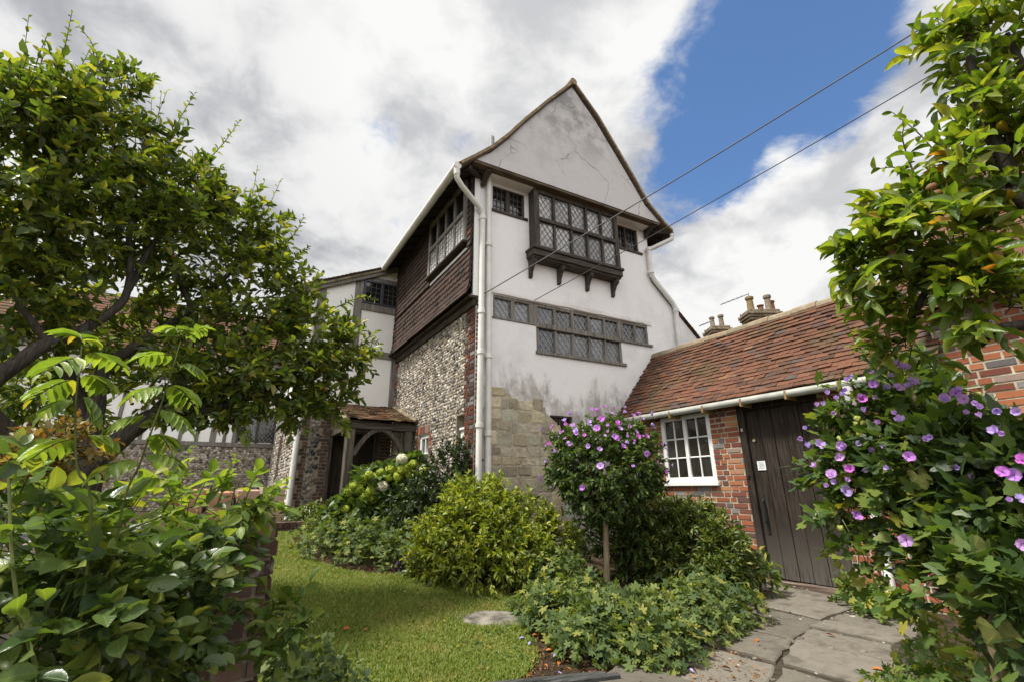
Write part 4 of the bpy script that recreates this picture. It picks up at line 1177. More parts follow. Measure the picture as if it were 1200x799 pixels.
# ------------------------------------------------------------------ far chimneys on the neighbouring house
far = thing('neighbouring_house', 'neighbouring house hidden behind the outbuilding ridge', 'house', (21.5, 12.5, 0))
FH = frame((22.2, 12.2, 0), (-.62, .78, 0), Z3, (-.78, -.62, 0))
mb = MB(); mb.box(FH, -7, 7, -.2, 5.2, -3, 3); mb.build('wall', m_plain('far_brick', (.28, .11, .06), .9, .1), far)
mb = MB(); mb.add([FH(-7.2, 5.0, 3.3), FH(7.2, 5.0, 3.3), FH(7.2, 7.9, 0), FH(-7.2, 7.9, 0), FH(7.2, 5.0, -3.3), FH(-7.2, 5.0, -3.3)], [(0, 1, 2, 3), (3, 2, 4, 5)]); mb.build('roof', tile_roof, far)
chs = m_plain('chimney_brick', (.22, .14, .085), .95, .1, .35, 6, .6)
def chimney(P, wd, zb, pots, label, aerial=None):
    c = thing('chimney_stack', label, 'chimney', (P[0], P[1], 7.0), 'chimneys behind the outbuilding ridge')
    F_ = frame((P[0], P[1], 0), (.858, -.513, 0), Z3, (-.513, -.858, 0))
    mb = MB(); mb.box(F_, -wd / 2, wd / 2, 6.0, zb, -.3, .3); st = mb.build('stack', chs, c)
    mb = MB()
    for k, e in enumerate((.10, .16, .20, .12)): mb.box(F_, -wd / 2 - e, wd / 2 + e, zb + k * .14, zb + k * .14 + .138, -.3 - e, .3 + e)
    mb.build('cap', stone_cap, c, bevel=.03)
    for (u, h, r, mt) in pots:
        mb = MB(); z0 = zb + .56
        mb.tube([F_(u, z0 - .05), F_(u, z0 + h * .1), F_(u, z0 + h * .82), F_(u, z0 + h * .83), F_(u, z0 + h * .97), F_(u, z0 + h)], [r * 1.15, r, r * .85, r * 1.18, r * 1.18, r * .95], 12)
        mb.build('chimney_pot', mt, c, smooth=False)
    if aerial:
        mb = MB(); u, h, L = aerial
        mb.tube([F_(u, zb + .5), F_(u, zb + h)], .03, 6); mb.tube([F_(u, zb + h - .05), F_(u - L, zb + h - .05 - .38 * L)], .03, 6)
        for k in range(5): mb.tube([F_(u - L * (.3 + .16 * k), zb + h - .05 - .38 * L * (.3 + .16 * k), -.2), F_(u - L * (.3 + .16 * k), zb + h - .05 - .38 * L * (.3 + .16 * k), .2)], .014, 4)
        mb.build('aerial', lead, c)
chimney(at(843, 400, 25), .75, 8.50, [(-.22, .60, .12, pot_buff), (.26, .72, .13, pot_buff)], 'smaller chimney with two slim pots over the mossy ridge', (-.22, 1.0, .7))
chimney(at(894, 385, 25), 1.35, 9.0, [(-.42, .82, .17, pot_yellow), (.08, .36, .14, pot_red), (.5, .90, .16, pot_buff), (.70, .60, .11, pot_red)], 'larger chimney with a yellow pot and a television aerial over the ridge', (-.42, 1.6, 1.5))

# ------------------------------------------------------------------ overhead wires
def cable(name, A, B, r, mt, label, sag=.25):
    A = np.array(A, float); B = np.array(B, float)
    pts = [A + (B - A) * t - Z3 * sag * 4 * t * (1 - t) for t in np.linspace(0, 1, 25)]
    mb = MB(); mb.tube(pts, r, 6)
    tag(mb.build(name, mt, None, smooth=True), label, 'cable', 'overhead cables')
cable('overhead_cable', f2(2.93, 4.30, .03), at(1200, -42, 7), .009, wire_grey, 'thicker grey overhead cable, the upper one, running to the corner of the white house', .05)
cable('overhead_cable', f2(4.0, 4.42, .05), at(1200, 24, 7), .0065, wire_m, 'thin black overhead cable, the lower one, running to the long leaded window', .05)

# ------------------------------------------------------------------ garden wall, foreground left
gw = thing('garden_wall', 'old flint garden wall ending in a weathered brick pier, half under the rose leaves', 'wall', (-1, 2.85, -.02))
GWF = frame((0, 2.67, 0), X3, Z3, -Y3)
mb = MB(); mb.box(GWF, -6, -.15, -.2, 1.0, -.33, -.008); mb.box(GWF, -.152, .235, -.2, 1.10, -.33, -.009); gwb = mb.build('core', mortar_grey, gw)
mb = MB(); flints(mb, GWF, -3.0, -.14, -.1, 1.0, sp=.085); flints(mb, frame((0, 2.70, 1.0), X3, Y3, Z3), -4.0, -.16, 0, .3, sp=.09); mb.build('flintwork', flint_dark, gwb)
mb = MB(); bricks(mb, GWF, -.16, .25, -.1, 1.05, course=.082, w=.012, jit=.010, L=.23)
bricks(mb, frame((.25, 0, 0), Y3, Z3, X3), 2.675, 3.0, -.1, 1.05, course=.082, w=.006, jit=.006, L=.23)
mb.build('pier', brick_old, gwb)
mb = MB()
for k in range(4):
    a = -.18 + k * .113
    q = rng.normal(0, .006, 3)
    mb.box(GWF, a, a + .106, 1.055 + q[0], 1.205 + q[1], -.34, .018 + q[2], tap=.008)
mb.build('coping', m_island('brick_coping', [(0, (.26, .11, .07)), (.5, (.42, .21, .14)), (1, (.36, .25, .19))], .92, .1, .9, 22, moss=((.45, .42, .34), 9, .52, .68, .6)), gwb)

# ------------------------------------------------------------------ path, step, stones
def slabs():
    mb = MB()
    # rows of flags leading to the door: (quad corners) in metres
    Q = [[(4.98, 3.95), (6.0, 3.97), (6.04, 2.70), (4.93, 2.66)],
         [(4.02, 3.56), (4.94, 3.86), (4.90, 2.62), (4.10, 2.46)],
         [(3.40, 3.24), (3.99, 3.52), (4.06, 2.44), (3.50, 2.24)],
         [(2.68, 2.92), (3.37, 3.20), (3.46, 2.22), (2.80, 1.97)],
         [(2.0, 2.57), (2.65, 2.88), (2.76, 1.94), (2.1, 1.7)],
         [(4.93, 2.645), (5.35, 2.68), (5.5, 2.1), (4.97, 1.98)],
         [(4.12, 2.47), (4.56, 2.59), (4.62, 2.02), (4.22, 1.80)],
         [(4.60, 2.60), (4.88, 2.63), (4.92, 1.96), (4.66, 2.0)],
         [(3.52, 2.24), (4.08, 2.45), (4.15, 1.76), (3.62, 1.55)],
         [(2.83, 1.97), (3.47, 2.21), (3.55, 1.5), (2.95, 1.27)],
         [(2.0, 1.66), (2.78, 1.94), (2.9, 1.24), (2.1, .97)]]
    for q in Q:
        q = np.array(q); c = q.mean(0); n = 6
        ring = []
        for i in range(4):
            a, b = q[i], q[(i + 1) % 4]
            for t in np.linspace(0, 1, n, endpoint=False): ring.append(a + (b - a) * t + rng.normal(0, .010, 2))
        ring = np.array(ring); ring = c + (ring - c) * .972
        z = .014 + rng.uniform(0, .016); tx, ty = rng.normal(0, .008, 2)
        zz = lambda p: z + tx * (p[:, 0] - c[0]) + ty * (p[:, 1] - c[1])
        inn = c + (ring - c) * .975
        V = np.concatenate([np.c_[ring, zz(ring) - .05], np.c_[ring, zz(ring) - .008], np.c_[inn, zz(inn)]])
        k = len(ring)
        F = [tuple(range(2 * k, 3 * k))]
        for i in range(k):
            j = (i + 1) % k
            F += [(i, j, k + j, k + i), (k + i, k + j, 2 * k + j, 2 * k + i)]
        mb.add(V, F)
    struct(mb.build('path', slab))
slabs()
mb = MB()
g_ = .12
for i in range(34):
    for j in range(26):
        x, y = 2.0 + i * g_, .8 + j * g_
        if .75 + .36 * (x - 2) < y < 2.35 + .62 * (x - 2.0) and y < 4.0:
            mb.add([(x, y, .006), (x + g_, y, .006), (x + g_, y + g_, .006), (x, y + g_, .006)], [(0, 1, 2, 3)])
struct(mb.build('path_bed', m_plain('path_grit', (.075, .062, .045), .95, .1, .35, 14, 1.0)))
mb = MB()
n = 1500
x = rng.uniform(2.2, 6.1, n); y = rng.uniform(1.2, 4.1, n)
k = (y < 1.75 + .62 * (x - 2.0) + .3) & (y > .75 + .36 * (x - 2)); x, y = x[k], y[k]; n = len(x)
sz = rng.uniform(.006, .022, n) * np.where(rng.random(n) < .05, 2.4, 1)
C = np.stack([x, y, gz(x, y) + .008], 1)
lumps(mb, C, np.tile(X3, (n, 1)), np.tile(Y3, (n, 1)), np.tile(Z3, (n, 1)), sz, sz * .75, sz * .4)
stuff(mb.build('pebbles', pebble), 'small flint pebbles and chips lying in the path joints', 'pebbles')
def flat_stone(name, cx, cy, rx, ry, rot, mt, h=.05, n=22):
    a = np.arange(n) * 2 * math.pi / n
    r = 1 + rng.normal(0, .07, n)
    px_ = rx * np.cos(a) * r; py_ = ry * np.sin(a) * r
    X = cx + px_ * math.cos(rot) - py_ * math.sin(rot); Y = cy + px_ * math.sin(rot) + py_ * math.cos(rot)
    Zg = gz(X, Y)
    c = np.array([cx, cy])
    mb = MB()
    inn = c + (np.c_[X, Y] - c) * .9; in2 = c + (np.c_[X, Y] - c) * .45
    V = np.concatenate([np.c_[X, Y, Zg - .03], np.c_[X, Y, Zg + h * .5], np.c_[inn, gz(inn[:, 0], inn[:, 1]) + h * (.85 + rng.normal(0, .08, n))], np.c_[in2, gz(in2[:, 0], in2[:, 1]) + h * (1 + rng.normal(0, .10, n))]])
    F = [tuple(range(3 * n, 4 * n))]
    for L_ in range(3):
        for i in range(n):
            j = (i + 1) % n; F.append((L_ * n + i, L_ * n + j, (L_ + 1) * n + j, (L_ + 1) * n + i))
    mb.add(V, F)
    return mb.build(name, mt, smooth=True)
stone_lawn = m_plain('stepping_stone', (.25, .23, .19), .92, .15, .38, 9, 1.0)
tag(flat_stone('stepping_stone', 2.26, 4.14, .33, .19, -.55, stone_lawn, h=.03), 'flat pale stepping stone set in the lawn', 'stepping stone')
mb = MB()
SF = frame((0, 9.46, 0), X3, Z3, -Y3)
for k in range(9): mb.box(SF, .5 + k * .115, .608 + k * .115, .56 + rng.normal(0, .003), .655, -.24, .0, tap=.004)
mb.box(SF, .49, 1.56, .45, .555, -.24, .02)
tag(mb.build('brick_step', brick_old), 'low brick step at the far end of the lawn by the porch', 'step')
mb = MB(); A = np.array((1.45, 2.90, .0)); B = np.array((2.36, 2.62, .0))
mb.beam(A + Z3 * .0, B + Z3 * .005, .04, .10); mb.beam(A + (.03, .09, -.005), B + (-.05, .08, .0), .05, .10)
tag(mb.build('timber_edging', m_timber('edging_wood', (.03, .032, .03), (.10, .10, .095), axis=0), bevel=.006), 'dark weathered timber edging boards at the near end of the lawn', 'edging')

# ------------------------------------------------------------------ foliage tools
def leaf_tpl(ts, ws, fold=.12, curl=.18, wav=0.0):
    V = []; idx = []
    for i, (t, w_) in enumerate(zip(ts, ws)):
        z = -curl * t * t
        if w_ == 0: idx.append((len(V),)); V.append((0, t, z))
        else:
            k = len(V); idx.append((k, k + 1, k + 2))
            zz = fold * w_ + wav * (1 if i % 2 else -1)
            V += [(-w_, t, z + zz), (0, t, z), (w_, t, z + zz)]
    tri = []; quad = []
    for a, b in zip(idx[:-1], idx[1:]):
        if len(a) == 1: tri += [(a[0], b[1], b[0]), (a[0], b[2], b[1])]
        elif len(b) == 1: tri += [(a[0], a[1], b[0]), (a[1], a[2], b[0])]
        else: quad += [(a[0], a[1], b[1], b[0]), (a[1], a[2], b[2], b[1])]
    F = []
    if tri: F.append(np.array(tri))
    if quad: F.append(np.array(quad))
    return np.array(V, float), F
T_FINE = leaf_tpl([0, .12, .32, .55, .76, .92, 1], [0, .55, .95, 1, .78, .36, 0], .14, .2, .015)
T_PEAR = leaf_tpl([0, .12, .32, .55, .76, .92, 1], [0, .55, .95, 1, .78, .36, 0], .22, .42, .02)
T_MID = leaf_tpl([0, .3, .68, 1], [0, .95, .85, 0], .16, .2)
T_LONG = leaf_tpl([0, .25, .6, 1], [0, .8, .9, 0], .16, .3)
T_SMALL = leaf_tpl([0, .5, 1], [0, 1, 0], .2, .2)
def lobed_tpl(spread, lobes, deep, cup=.12, per=4, tooth=0.0, asp=1.0):
    # palmate blade: pointed lobes fanned round the stalk, blade extends along +y
    V = [(0, .34, 0)]; n = lobes * per * 2
    ang = np.linspace(-spread, spread, n + 1)
    for i, a in enumerate(ang):
        u = i / (per * 2) ; fr_ = abs((u % 1) - .5) * 2          # 0 at a lobe tip, 1 in the notch
        r = 1 - deep * fr_ ** 1.35 - tooth * (i % 2)
        r *= (.66 * (1 - .30 * (abs(a) / math.pi) ** 1.2))
        if i in (0, n): r *= .8
        V.append((math.sin(a) * r * 1.5 * asp, .34 + math.cos(a) * r, -cup * r * r * 1.6 + .05 * (1 - fr_)))
    F = [(0, i, i + 1) for i in range(1, n + 1)]
    return np.array(V, float), [np.array(F)]
T_GER = lobed_tpl(2.55, 5, .52, .15, 2, .0)
T_HIB = lobed_tpl(2.3, 3, .34, .16, 4, .05, .92)
T_BIG = lobed_tpl(2.7, 5, .17, .22, 5, .045)
T_VINE = lobed_tpl(2.5, 5, .34, .12, 3, .04)
def unit(a): return a / (np.linalg.norm(a, axis=-1, keepdims=True) + 1e-9)
def put(mb, tpl, P, D, N, L, W, m=0):
    D = unit(D); S = unit(np.cross(D, N)); N = np.cross(S, D)
    L = np.broadcast_to(np.asarray(L, float), (len(P),)); W = np.broadcast_to(np.asarray(W, float), (len(P),))
    M = np.stack([S * (W / 2)[:, None], D * L[:, None], N * L[:, None]], 1)
    mb.inst(tpl[0], tpl[1], M, P, m)
def sprigs(mbL, mbT, C, D, tlen, k, L, wr, tpl, ang=.95, up=.9, rnd_=.45, sag=.15, flat=False, lvar=.25, tr=.004, m=0):
    """leafy twigs: start points C, directions D, k leaves each"""
    n = len(C); D = unit(D)
    tl = tlen * rng.uniform(.6, 1.35, n)
    ref = unit(rng.normal(0, 1, (n, 3)))
    if flat: ref = unit(np.array([0, 0, 1.0]) + rng.normal(0, .25, (n, 3)))
    s = unit(np.cross(D, ref)); q = np.cross(s, D)
    t = (np.arange(k) + .6) / k
    P = C[:, None] + D[:, None] * (tl[:, None] * t)[..., None] - np.array([0, 0, 1]) * (sag * tl[:, None] * t ** 2)[..., None]
    if flat:
        th = np.where(np.arange(k) % 2 == 0, 0, math.pi)[None] + rng.normal(0, .25, (n, k))
    else:
        th = np.arange(k)[None] * 2.4 + rng.uniform(0, 6.28, (n, 1)) + rng.normal(0, .3, (n, k))
    a = ang * (1 - .45 * t[None]) + rng.normal(0, .18, (n, k))
    if flat: a[:, -1] = rng.normal(0, .15, n)
    side = np.cos(th)[..., None] * s[:, None] + np.sin(th)[..., None] * q[:, None]
    A = np.cos(a)[..., None] * D[:, None] + np.sin(a)[..., None] * side
    A[..., 2] -= .12
    N = np.array([0, 0, up]) + rng.normal(0, rnd_, (n, k, 3)) + .25 * D[:, None]
    LL = L * rng.uniform(1 - lvar, 1 + lvar, (n, k)) * (1 - .25 * np.abs(t - .6))[None]
    put(mbL, tpl, P.reshape(-1, 3), A.reshape(-1, 3), N.reshape(-1, 3), LL.ravel(), LL.ravel() * wr * rng.uniform(.85, 1.15, n * k), m)
    if mbT is not None:
        # thin three sided twig
        E = C + D * tl[:, None] - np.array([0, 0, 1]) * (sag * tl)[:, None]
        S0 = C - D * (tl * .25)[:, None]
        V = np.zeros((n, 6, 3))
        for i in range(3):
            o = (math.cos(i * 2.094) * s + math.sin(i * 2.094) * q)
            V[:, i] = S0 + o * tr; V[:, 3 + i] = E + o * tr * .4
        off = mbT.n; mbT.V.append(V.reshape(-1, 3)); mbT.n += n * 6
        Fq = np.array([(0, 1, 4, 3), (1, 2, 5, 4), (2, 0, 3, 5)])
        mbT.F.append(((Fq[None] + (np.arange(n) * 6)[:, None, None] + off).reshape(-1, 4), 0))
def blob_pts(c, r, n, p=2.2, lo=-1.0):
    d = unit(rng.normal(0, 1, (n * 2, 3)))
    d = d[d[:, 2] > lo][:n]
    rad = rng.random(len(d)) ** (1 / p)
    o = d * rad[:, None] * np.asarray(r)
    return np.asarray(c) + o, unit(d / np.asarray(r))
def pxblob(px, py, h, rpx, rpy=None):
    c = at(px, py, h)
    k = ((c - EYE) @ CD) / 534.1
    rpy = rpy or rpx
    return c, (rpx * k, rpx * k, rpy * k)
def limb(mb, pts, r0, r1, sides=8, wob=.02):
    P = [np.array(p, float) for p in pts]
    # smooth by Catmull-Rom
    out = []
    Q = [2 * P[0] - P[1]] + P + [2 * P[-1] - P[-2]]
    for i in range(1, len(Q) - 2):
        for t in np.linspace(0, 1, 5, endpoint=False):
            a, b, c, d = Q[i - 1:i + 3]
            out.append(.5 * (2 * b + (c - a) * t + (2 * a - 5 * b + 4 * c - d) * t * t + (3 * b - a - 3 * c + d) * t ** 3) + rng.normal(0, wob, 3) * r0 * 2)
    out.append(P[-1])
    mb.tube(out, list(np.linspace(r0, r1, len(out)) * (1 + rng.normal(0, .04, len(out)))), sides)
    return out
def along(pts, n, t0=0, t1=1):
    P = np.array(pts); s = np.concatenate([[0], np.cumsum(np.linalg.norm(np.diff(P, axis=0), axis=1))])
    q = np.linspace(t0, t1, n) * s[-1]
    X = np.stack([np.interp(q, s, P[:, i]) for i in range(3)], 1)
    D = np.stack([np.interp(np.minimum(q + .02, s[-1]), s, P[:, i]) - np.interp(np.maximum(q - .02, 0), s, P[:, i]) for i in range(3)], 1)
    return X, unit(D)
def shoot(mbL, mbT, pts, n, L, wr, tpl, r=.006, up=.5):
    o = limb(mbT, pts, r, r * .4, 5, 0)
    X, D = along(o, n, .05, 1)
    ref = unit(np.cross(D, rng.normal(0, 1, 3))); q = np.cross(D, ref)
    th = np.arange(n) * 2.4
    side = np.cos(th)[:, None] * ref + np.sin(th)[:, None] * q
    a = rng.uniform(.7, 1.1, n)
    A = D * np.cos(a)[:, None] + side * np.sin(a)[:, None]
    sz = L * rng.uniform(.75, 1.2, n) * np.linspace(1.05, .55, n)
    put(mbL, tpl, X, A, np.array([0, 0, up]) + D * .6 + rng.normal(0, .3, (n, 3)), sz, sz * wr)
def grown(c): return np.array([c[0], c[1], g1(c[0], c[1])])
def plant(name, label, cat, loc, group=None):
    return thing(name, label, cat, (loc[0], loc[1], g1(loc[0], loc[1])), group)
def hump(c, n, rx, ry, h, rot=0.0, rough=.18, inner=.35):
    """points and normals on an uneven ground-hugging dome"""
    a = rng.uniform(0, 6.283, n); r = np.sqrt(rng.random(n))
    ph = rng.uniform(0, 6, 4)
    bump = 1 + rough * (np.sin(a * 3 + ph[0]) * .6 + np.sin(a * 5 + ph[1] + r * 3) * .5 + np.sin(r * 7 + a * 2 + ph[2]) * .5)
    q = np.clip(1 - r * r, 0, 1) ** .55
    x = r * np.cos(a) * rx * (1 + .5 * (bump - 1)); y = r * np.sin(a) * ry * (1 + .5 * (bump - 1))
    z = q * h * bump
    k = rng.random(n) < inner
    z = np.where(k, z * rng.uniform(.35, .95, n), z * rng.uniform(.88, 1.06, n))
    X = c[0] + x * math.cos(rot) - y * math.sin(rot); Y = c[1] + x * math.sin(rot) + y * math.cos(rot)
    nx = np.cos(a + rot) * r / max(rx, .1) * h * 1.2; ny = np.sin(a + rot) * r / max(ry, .1) * h * 1.2
    N = unit(np.stack([nx, ny, .55 + .4 * q], 1))
    return np.stack([X, Y, gz(X, Y) + z], 1), N
def lowplant(name, label, cat, c, humps, tpl, L, wr, mat, stem=True, tilt=.55, group=None, fine=False):
    t = plant(name, label, cat, c, group)
    mb = MB(); st = MB()
    for (cx, cy, rx, ry, h, rot, n) in humps:
        P, N = hump((cx, cy), n, rx, ry, h, rot)
        A = rng.normal(0, 1, P.shape) + N * np.array([1, 1, .2]) * .9; A[:, 2] -= .25
        sz = L * rng.uniform(.6, 1.25, n)
        put(mb, tpl, P, A, N + rng.normal(0, tilt * .6, P.shape) + np.array([0, 0, .35]), sz, sz * wr)
        if stem:
            k = n // 4
            Q = P[:k]; B = np.stack([cx + (Q[:, 0] - cx) * .45, cy + (Q[:, 1] - cy) * .45, gz(Q[:, 0], Q[:, 1])], 1)
            s = np.zeros((k, 3, 3)); s[:, 0] = B; s[:, 1] = B + (.006, .003, 0); s[:, 2] = Q
            off = st.n; st.V.append(s.reshape(-1, 3)); st.n += 3 * k
            st.F.append(((np.array([(0, 1, 2)])[None] + (np.arange(k) * 3)[:, None, None] + off).reshape(-1, 3), 0))
    mb.build('foliage', mat, t, smooth=True)
    if stem: st.build('stems', stem_green, t)
    return t
def shrub(name, label, cat, c, blobs, k, tl, L, wr, tpl, mat, core=None, flat=False, group=None, up=.9, rnd_=.45, p=3.0, stemn=9, smooth=True):
    t = plant(name, label, cat, c, group)
    mb = MB(); tw = MB()
    for (cc, r, n) in blobs:
        C, D = blob_pts(cc, np.array(r) * .93, n, p)
        ok = C[:, 2] > gz(C[:, 0], C[:, 1]) + .02
        C, D = C[ok], D[ok]
        D = unit(D + np.array([0, 0, .45]) + rng.normal(0, .35, D.shape))
        sprigs(mb, tw, C, D, tl, k, L, wr, tpl, flat=flat, up=up, rnd_=rnd_)
    base = grown(c)
    for i in range(stemn):
        cc, r, n = blobs[i % len(blobs)]
        e = np.asarray(cc) + rng.normal(0, .35, 3) * np.asarray(r)
        limb(tw, [base + rng.normal(0, .06, 3) * (1, 1, 0) - Z3 * .05, base * .5 + e * .5 + rng.normal(0, .05, 3), e], .016, .006, 5)
    mb.build('foliage', mat, t, smooth=smooth)
    tw.build('stems', twig_m, t)
    return t

# ------------------------------------------------------------------ hibiscus flowers
def flower_mesh(name, mat, r=.05, cup=.55):
    mb = MB()
    for i in range(5):
        a = i * 2 * math.pi / 5
        for s in (0,):
            V = []
            for t, w_ in ((0, .05), (.35, .34), (.72, .56), (.93, .46), (1.04, .16)):
                rr = t * r; z = cup * r * (t ** .7) - .10 * r * t * t * 3 * (1 - cup)
                for x in (-1, 0, 1):
                    rx = rr * (1 - .10 * abs(x) * t) + rng.normal(0, .03 * r) * t; V.append((math.cos(a) * rx - math.sin(a) * x * w_ * r, math.sin(a) * rx + math.cos(a) * x * w_ * r, z + (.22 * r * abs(x) * t) * (1 if x > 0 else -.4) + rng.normal(0, .045 * r) * t))
            F = []
            for q in range(4):
                for c in range(2): F.append((q * 3 + c, q * 3 + c + 1, q * 3 + 4 + c, q * 3 + 3 + c))
            mb.add(V, F)
    mb.tube([(0, 0, -.3 * r), (0, 0, .1 * r), (0, 0, .75 * r)], [.10 * r, .06 * r, .05 * r], 6)
    o = mb.build(name, mat, None, smooth=True)
    me = o.data; bpy.data.objects.remove(o)
    return me
FL = [flower_mesh('flower', petal_lilac, .05, .6), flower_mesh('flower', petal_lilac, .042, 1.1), flower_mesh('flower', petal_pink, .05, .65), flower_mesh('flower', petal_pink, .042, 1.0), flower_mesh('flower', petal_lilac, .026, 1.9)]
def add_part(me, name, parent, P, d, roll, s):
    o = bpy.data.objects.new(name, me); col.objects.link(o); attach(o, parent)
    o.location = Vector(P)
    qd = Vector(d).to_track_quat('Z', 'Y')
    o.rotation_mode = 'QUATERNION'
    o.rotation_quaternion = qd @ Matrix.Rotation(roll, 3, 'Z').to_quaternion()
    o.scale = (s, s, s)
    return o

# ------------------------------------------------------------------ medlar tree on the left
def medlar():
    B0 = at(95, 640, 5.0); base = grown(B0)
    t = thing('medlar_tree', 'spreading dark leaved fruit tree with crooked limbs left of the white house', 'tree', base)
    H = 5.0
    mb = MB()
    F1 = at(100, 548, H)
    limb(mb, [base - Z3 * .1, base + (0, .02, .35), F1], .16, .12, 12)
    la = limb(mb, [F1, at(150, 508, 4.95), at(190, 482, 4.9), at(250, 478, 4.8), at(318, 452, 4.8), at(372, 415, 4.9)], .085, .028, 10)
    lb = limb(mb, [F1, at(112, 485, 5.1), at(122, 432, 5.1), at(160, 405, 5.1), at(225, 362, 5.2), at(290, 300, 5.2)], .07, .022, 9)
    lc = limb(mb, [F1, at(30, 520, 5.0), at(-25, 470, 4.8), at(0, 440, 4.7), at(58, 402, 4.7), at(110, 380, 4.8), at(150, 340, 4.9), at(150, 250, 5.0)], .08, .022, 9)
    ld = limb(mb, [F1, at(95, 470, 5.6), at(60, 380, 5.5), at(60, 280, 5.3), at(75, 170, 5.0)], .07, .02, 8)
    le = limb(mb, [at(180, 485, 4.9), at(205, 455, 5.2), at(235, 420, 5.3), at(310, 380, 5.3), at(345, 340, 5.2)], .05, .02, 8)
    for a, b in (((150, 340, 4.9), (210, 270, 5.0)), ((60, 280, 5.3), (10, 200, 5)), ((225, 362, 5.2), (190, 240, 5.1)), ((58, 402, 4.7), (20, 330, 4.7)), ((250, 478, 4.8), (290, 440, 4.9)), ((318, 452, 4.8), (340, 480, 4.8)), ((290, 300, 5.2), (330, 290, 5.2))):
        A, B = at(*a), at(*b); limb(mb, [A, (A + B) / 2 + rng.normal(0, .06, 3), B], .03, .010, 6)
    mb.build('trunk', bark, t, smooth=True)
    L = MB(); tw = MB()
    bl = [(60, 235, 5, 105), (160, 225, 5.2, 90), (105, 155, 5, 66), (235, 280, 5.2, 85), (305, 342, 5.2, 70), (362, 400, 5.0, 46), (335, 430, 5.0, 62), (255, 415, 5, 62),
          (20, 350, 5, 75), (140, 330, 5.7, 90), (45, 130, 4.8, 52), (298, 462, 4.8, 30), (408, 420, 5, 30), (380, 450, 5.0, 36), (20, 455, 6.0, 50), (95, 455, 6.2, 55), (-40, 250, 5, 90),
          (180, 400, 5.8, 55), (225, 235, 5.2, 48), (300, 275, 5.2, 40), (340, 345, 5.2, 34), (15, 130, 5, 45), (140, 110, 5.0, 30), (385, 480, 4.9, 26), (250, 465, 4.9, 28), (408, 398, 5.1, 28), (340, 480, 4.8, 22), (210, 440, 4.7, 34), (280, 440, 4.6, 30), (200, 485, 4.9, 20), (275, 492, 4.8, 18)]
    for (px, py, h, r) in bl:
        c, rr = pxblob(px, py, h, max(r - 9, 10))
        n = int(2.05 * (r / 10) ** 2) + 9
        C, D = blob_pts(c, rr, n, 2.4)
        D = unit(D * .9 + np.array([0, 0, .45]) + rng.normal(0, .4, D.shape))
        sprigs(L, tw, C, D, .20, 9, .098, .46, T_MID, ang=1.0, up=.75, rnd_=.5)
    for pts in ([(55, 140, 4.9), (72, 75, 4.9), (84, 16, 4.9)], [(25, 130, 4.9), (44, 70, 4.9), (56, 40, 4.9)], [(112, 140, 5), (128, 92, 5), (142, 62, 5)], [(188, 190, 5.1), (208, 145, 5.1), (228, 110, 5.1)], [(118, 120, 5), (150, 118, 5), (158, 112, 5)],
                [(228, 205, 5.1), (262, 168, 5.1), (280, 143, 5.1)], [(320, 300, 5.1), (345, 275, 5.1), (356, 254, 5.1)], [(-5, 110, 5), (5, 90, 5), (0, 66, 5)], [(95, 110, 5), (110, 60, 5), (92, 30, 5)], [(340, 310, 5.1), (352, 298, 5.1), (362, 290, 5.1)],
                [(395, 360, 5.1), (425, 348, 5.1), (440, 352, 5.1)], [(410, 410, 5.1), (440, 400, 5.1), (448, 415, 5.1)]):
        shoot(L, tw, [at(*p) for p in pts], 26, .085, .48, T_MID)
    for k in range(26):
        x0 = rng.uniform(-10, 300); y0 = 105 + max(0, (x0 - 60)) * .80 + rng.uniform(0, 25)
        dx, dy = rng.uniform(-8, 40), rng.uniform(45, 105)
        shoot(L, tw, [at(x0, y0 + 20, 5), at(x0 + dx * .45, y0 - dy * .4, 5), at(x0 + dx, y0 - dy, 4.95)], 20, .075, .48, T_MID, r=.005)
    L.build('crown', L_medlar, t, smooth=True)
    tw.build('twigs', twig_m, t)
    fm = MB(); V, F = ico(); fm.add(V * .017, F); o = fm.build('fruit', fruit_m, None, smooth=True); me = o.data; bpy.data.objects.remove(o)
    for i in range(46):
        px, py, h, r = bl[rng.integers(0, 16)]
        c, rr = pxblob(px, py, h, r)
        P, D = blob_pts(c, rr, 1, 9)
        add_part(me, 'fruit', t, P[0], (0, 0, 1), 0, rng.uniform(.8, 1.3))
medlar()

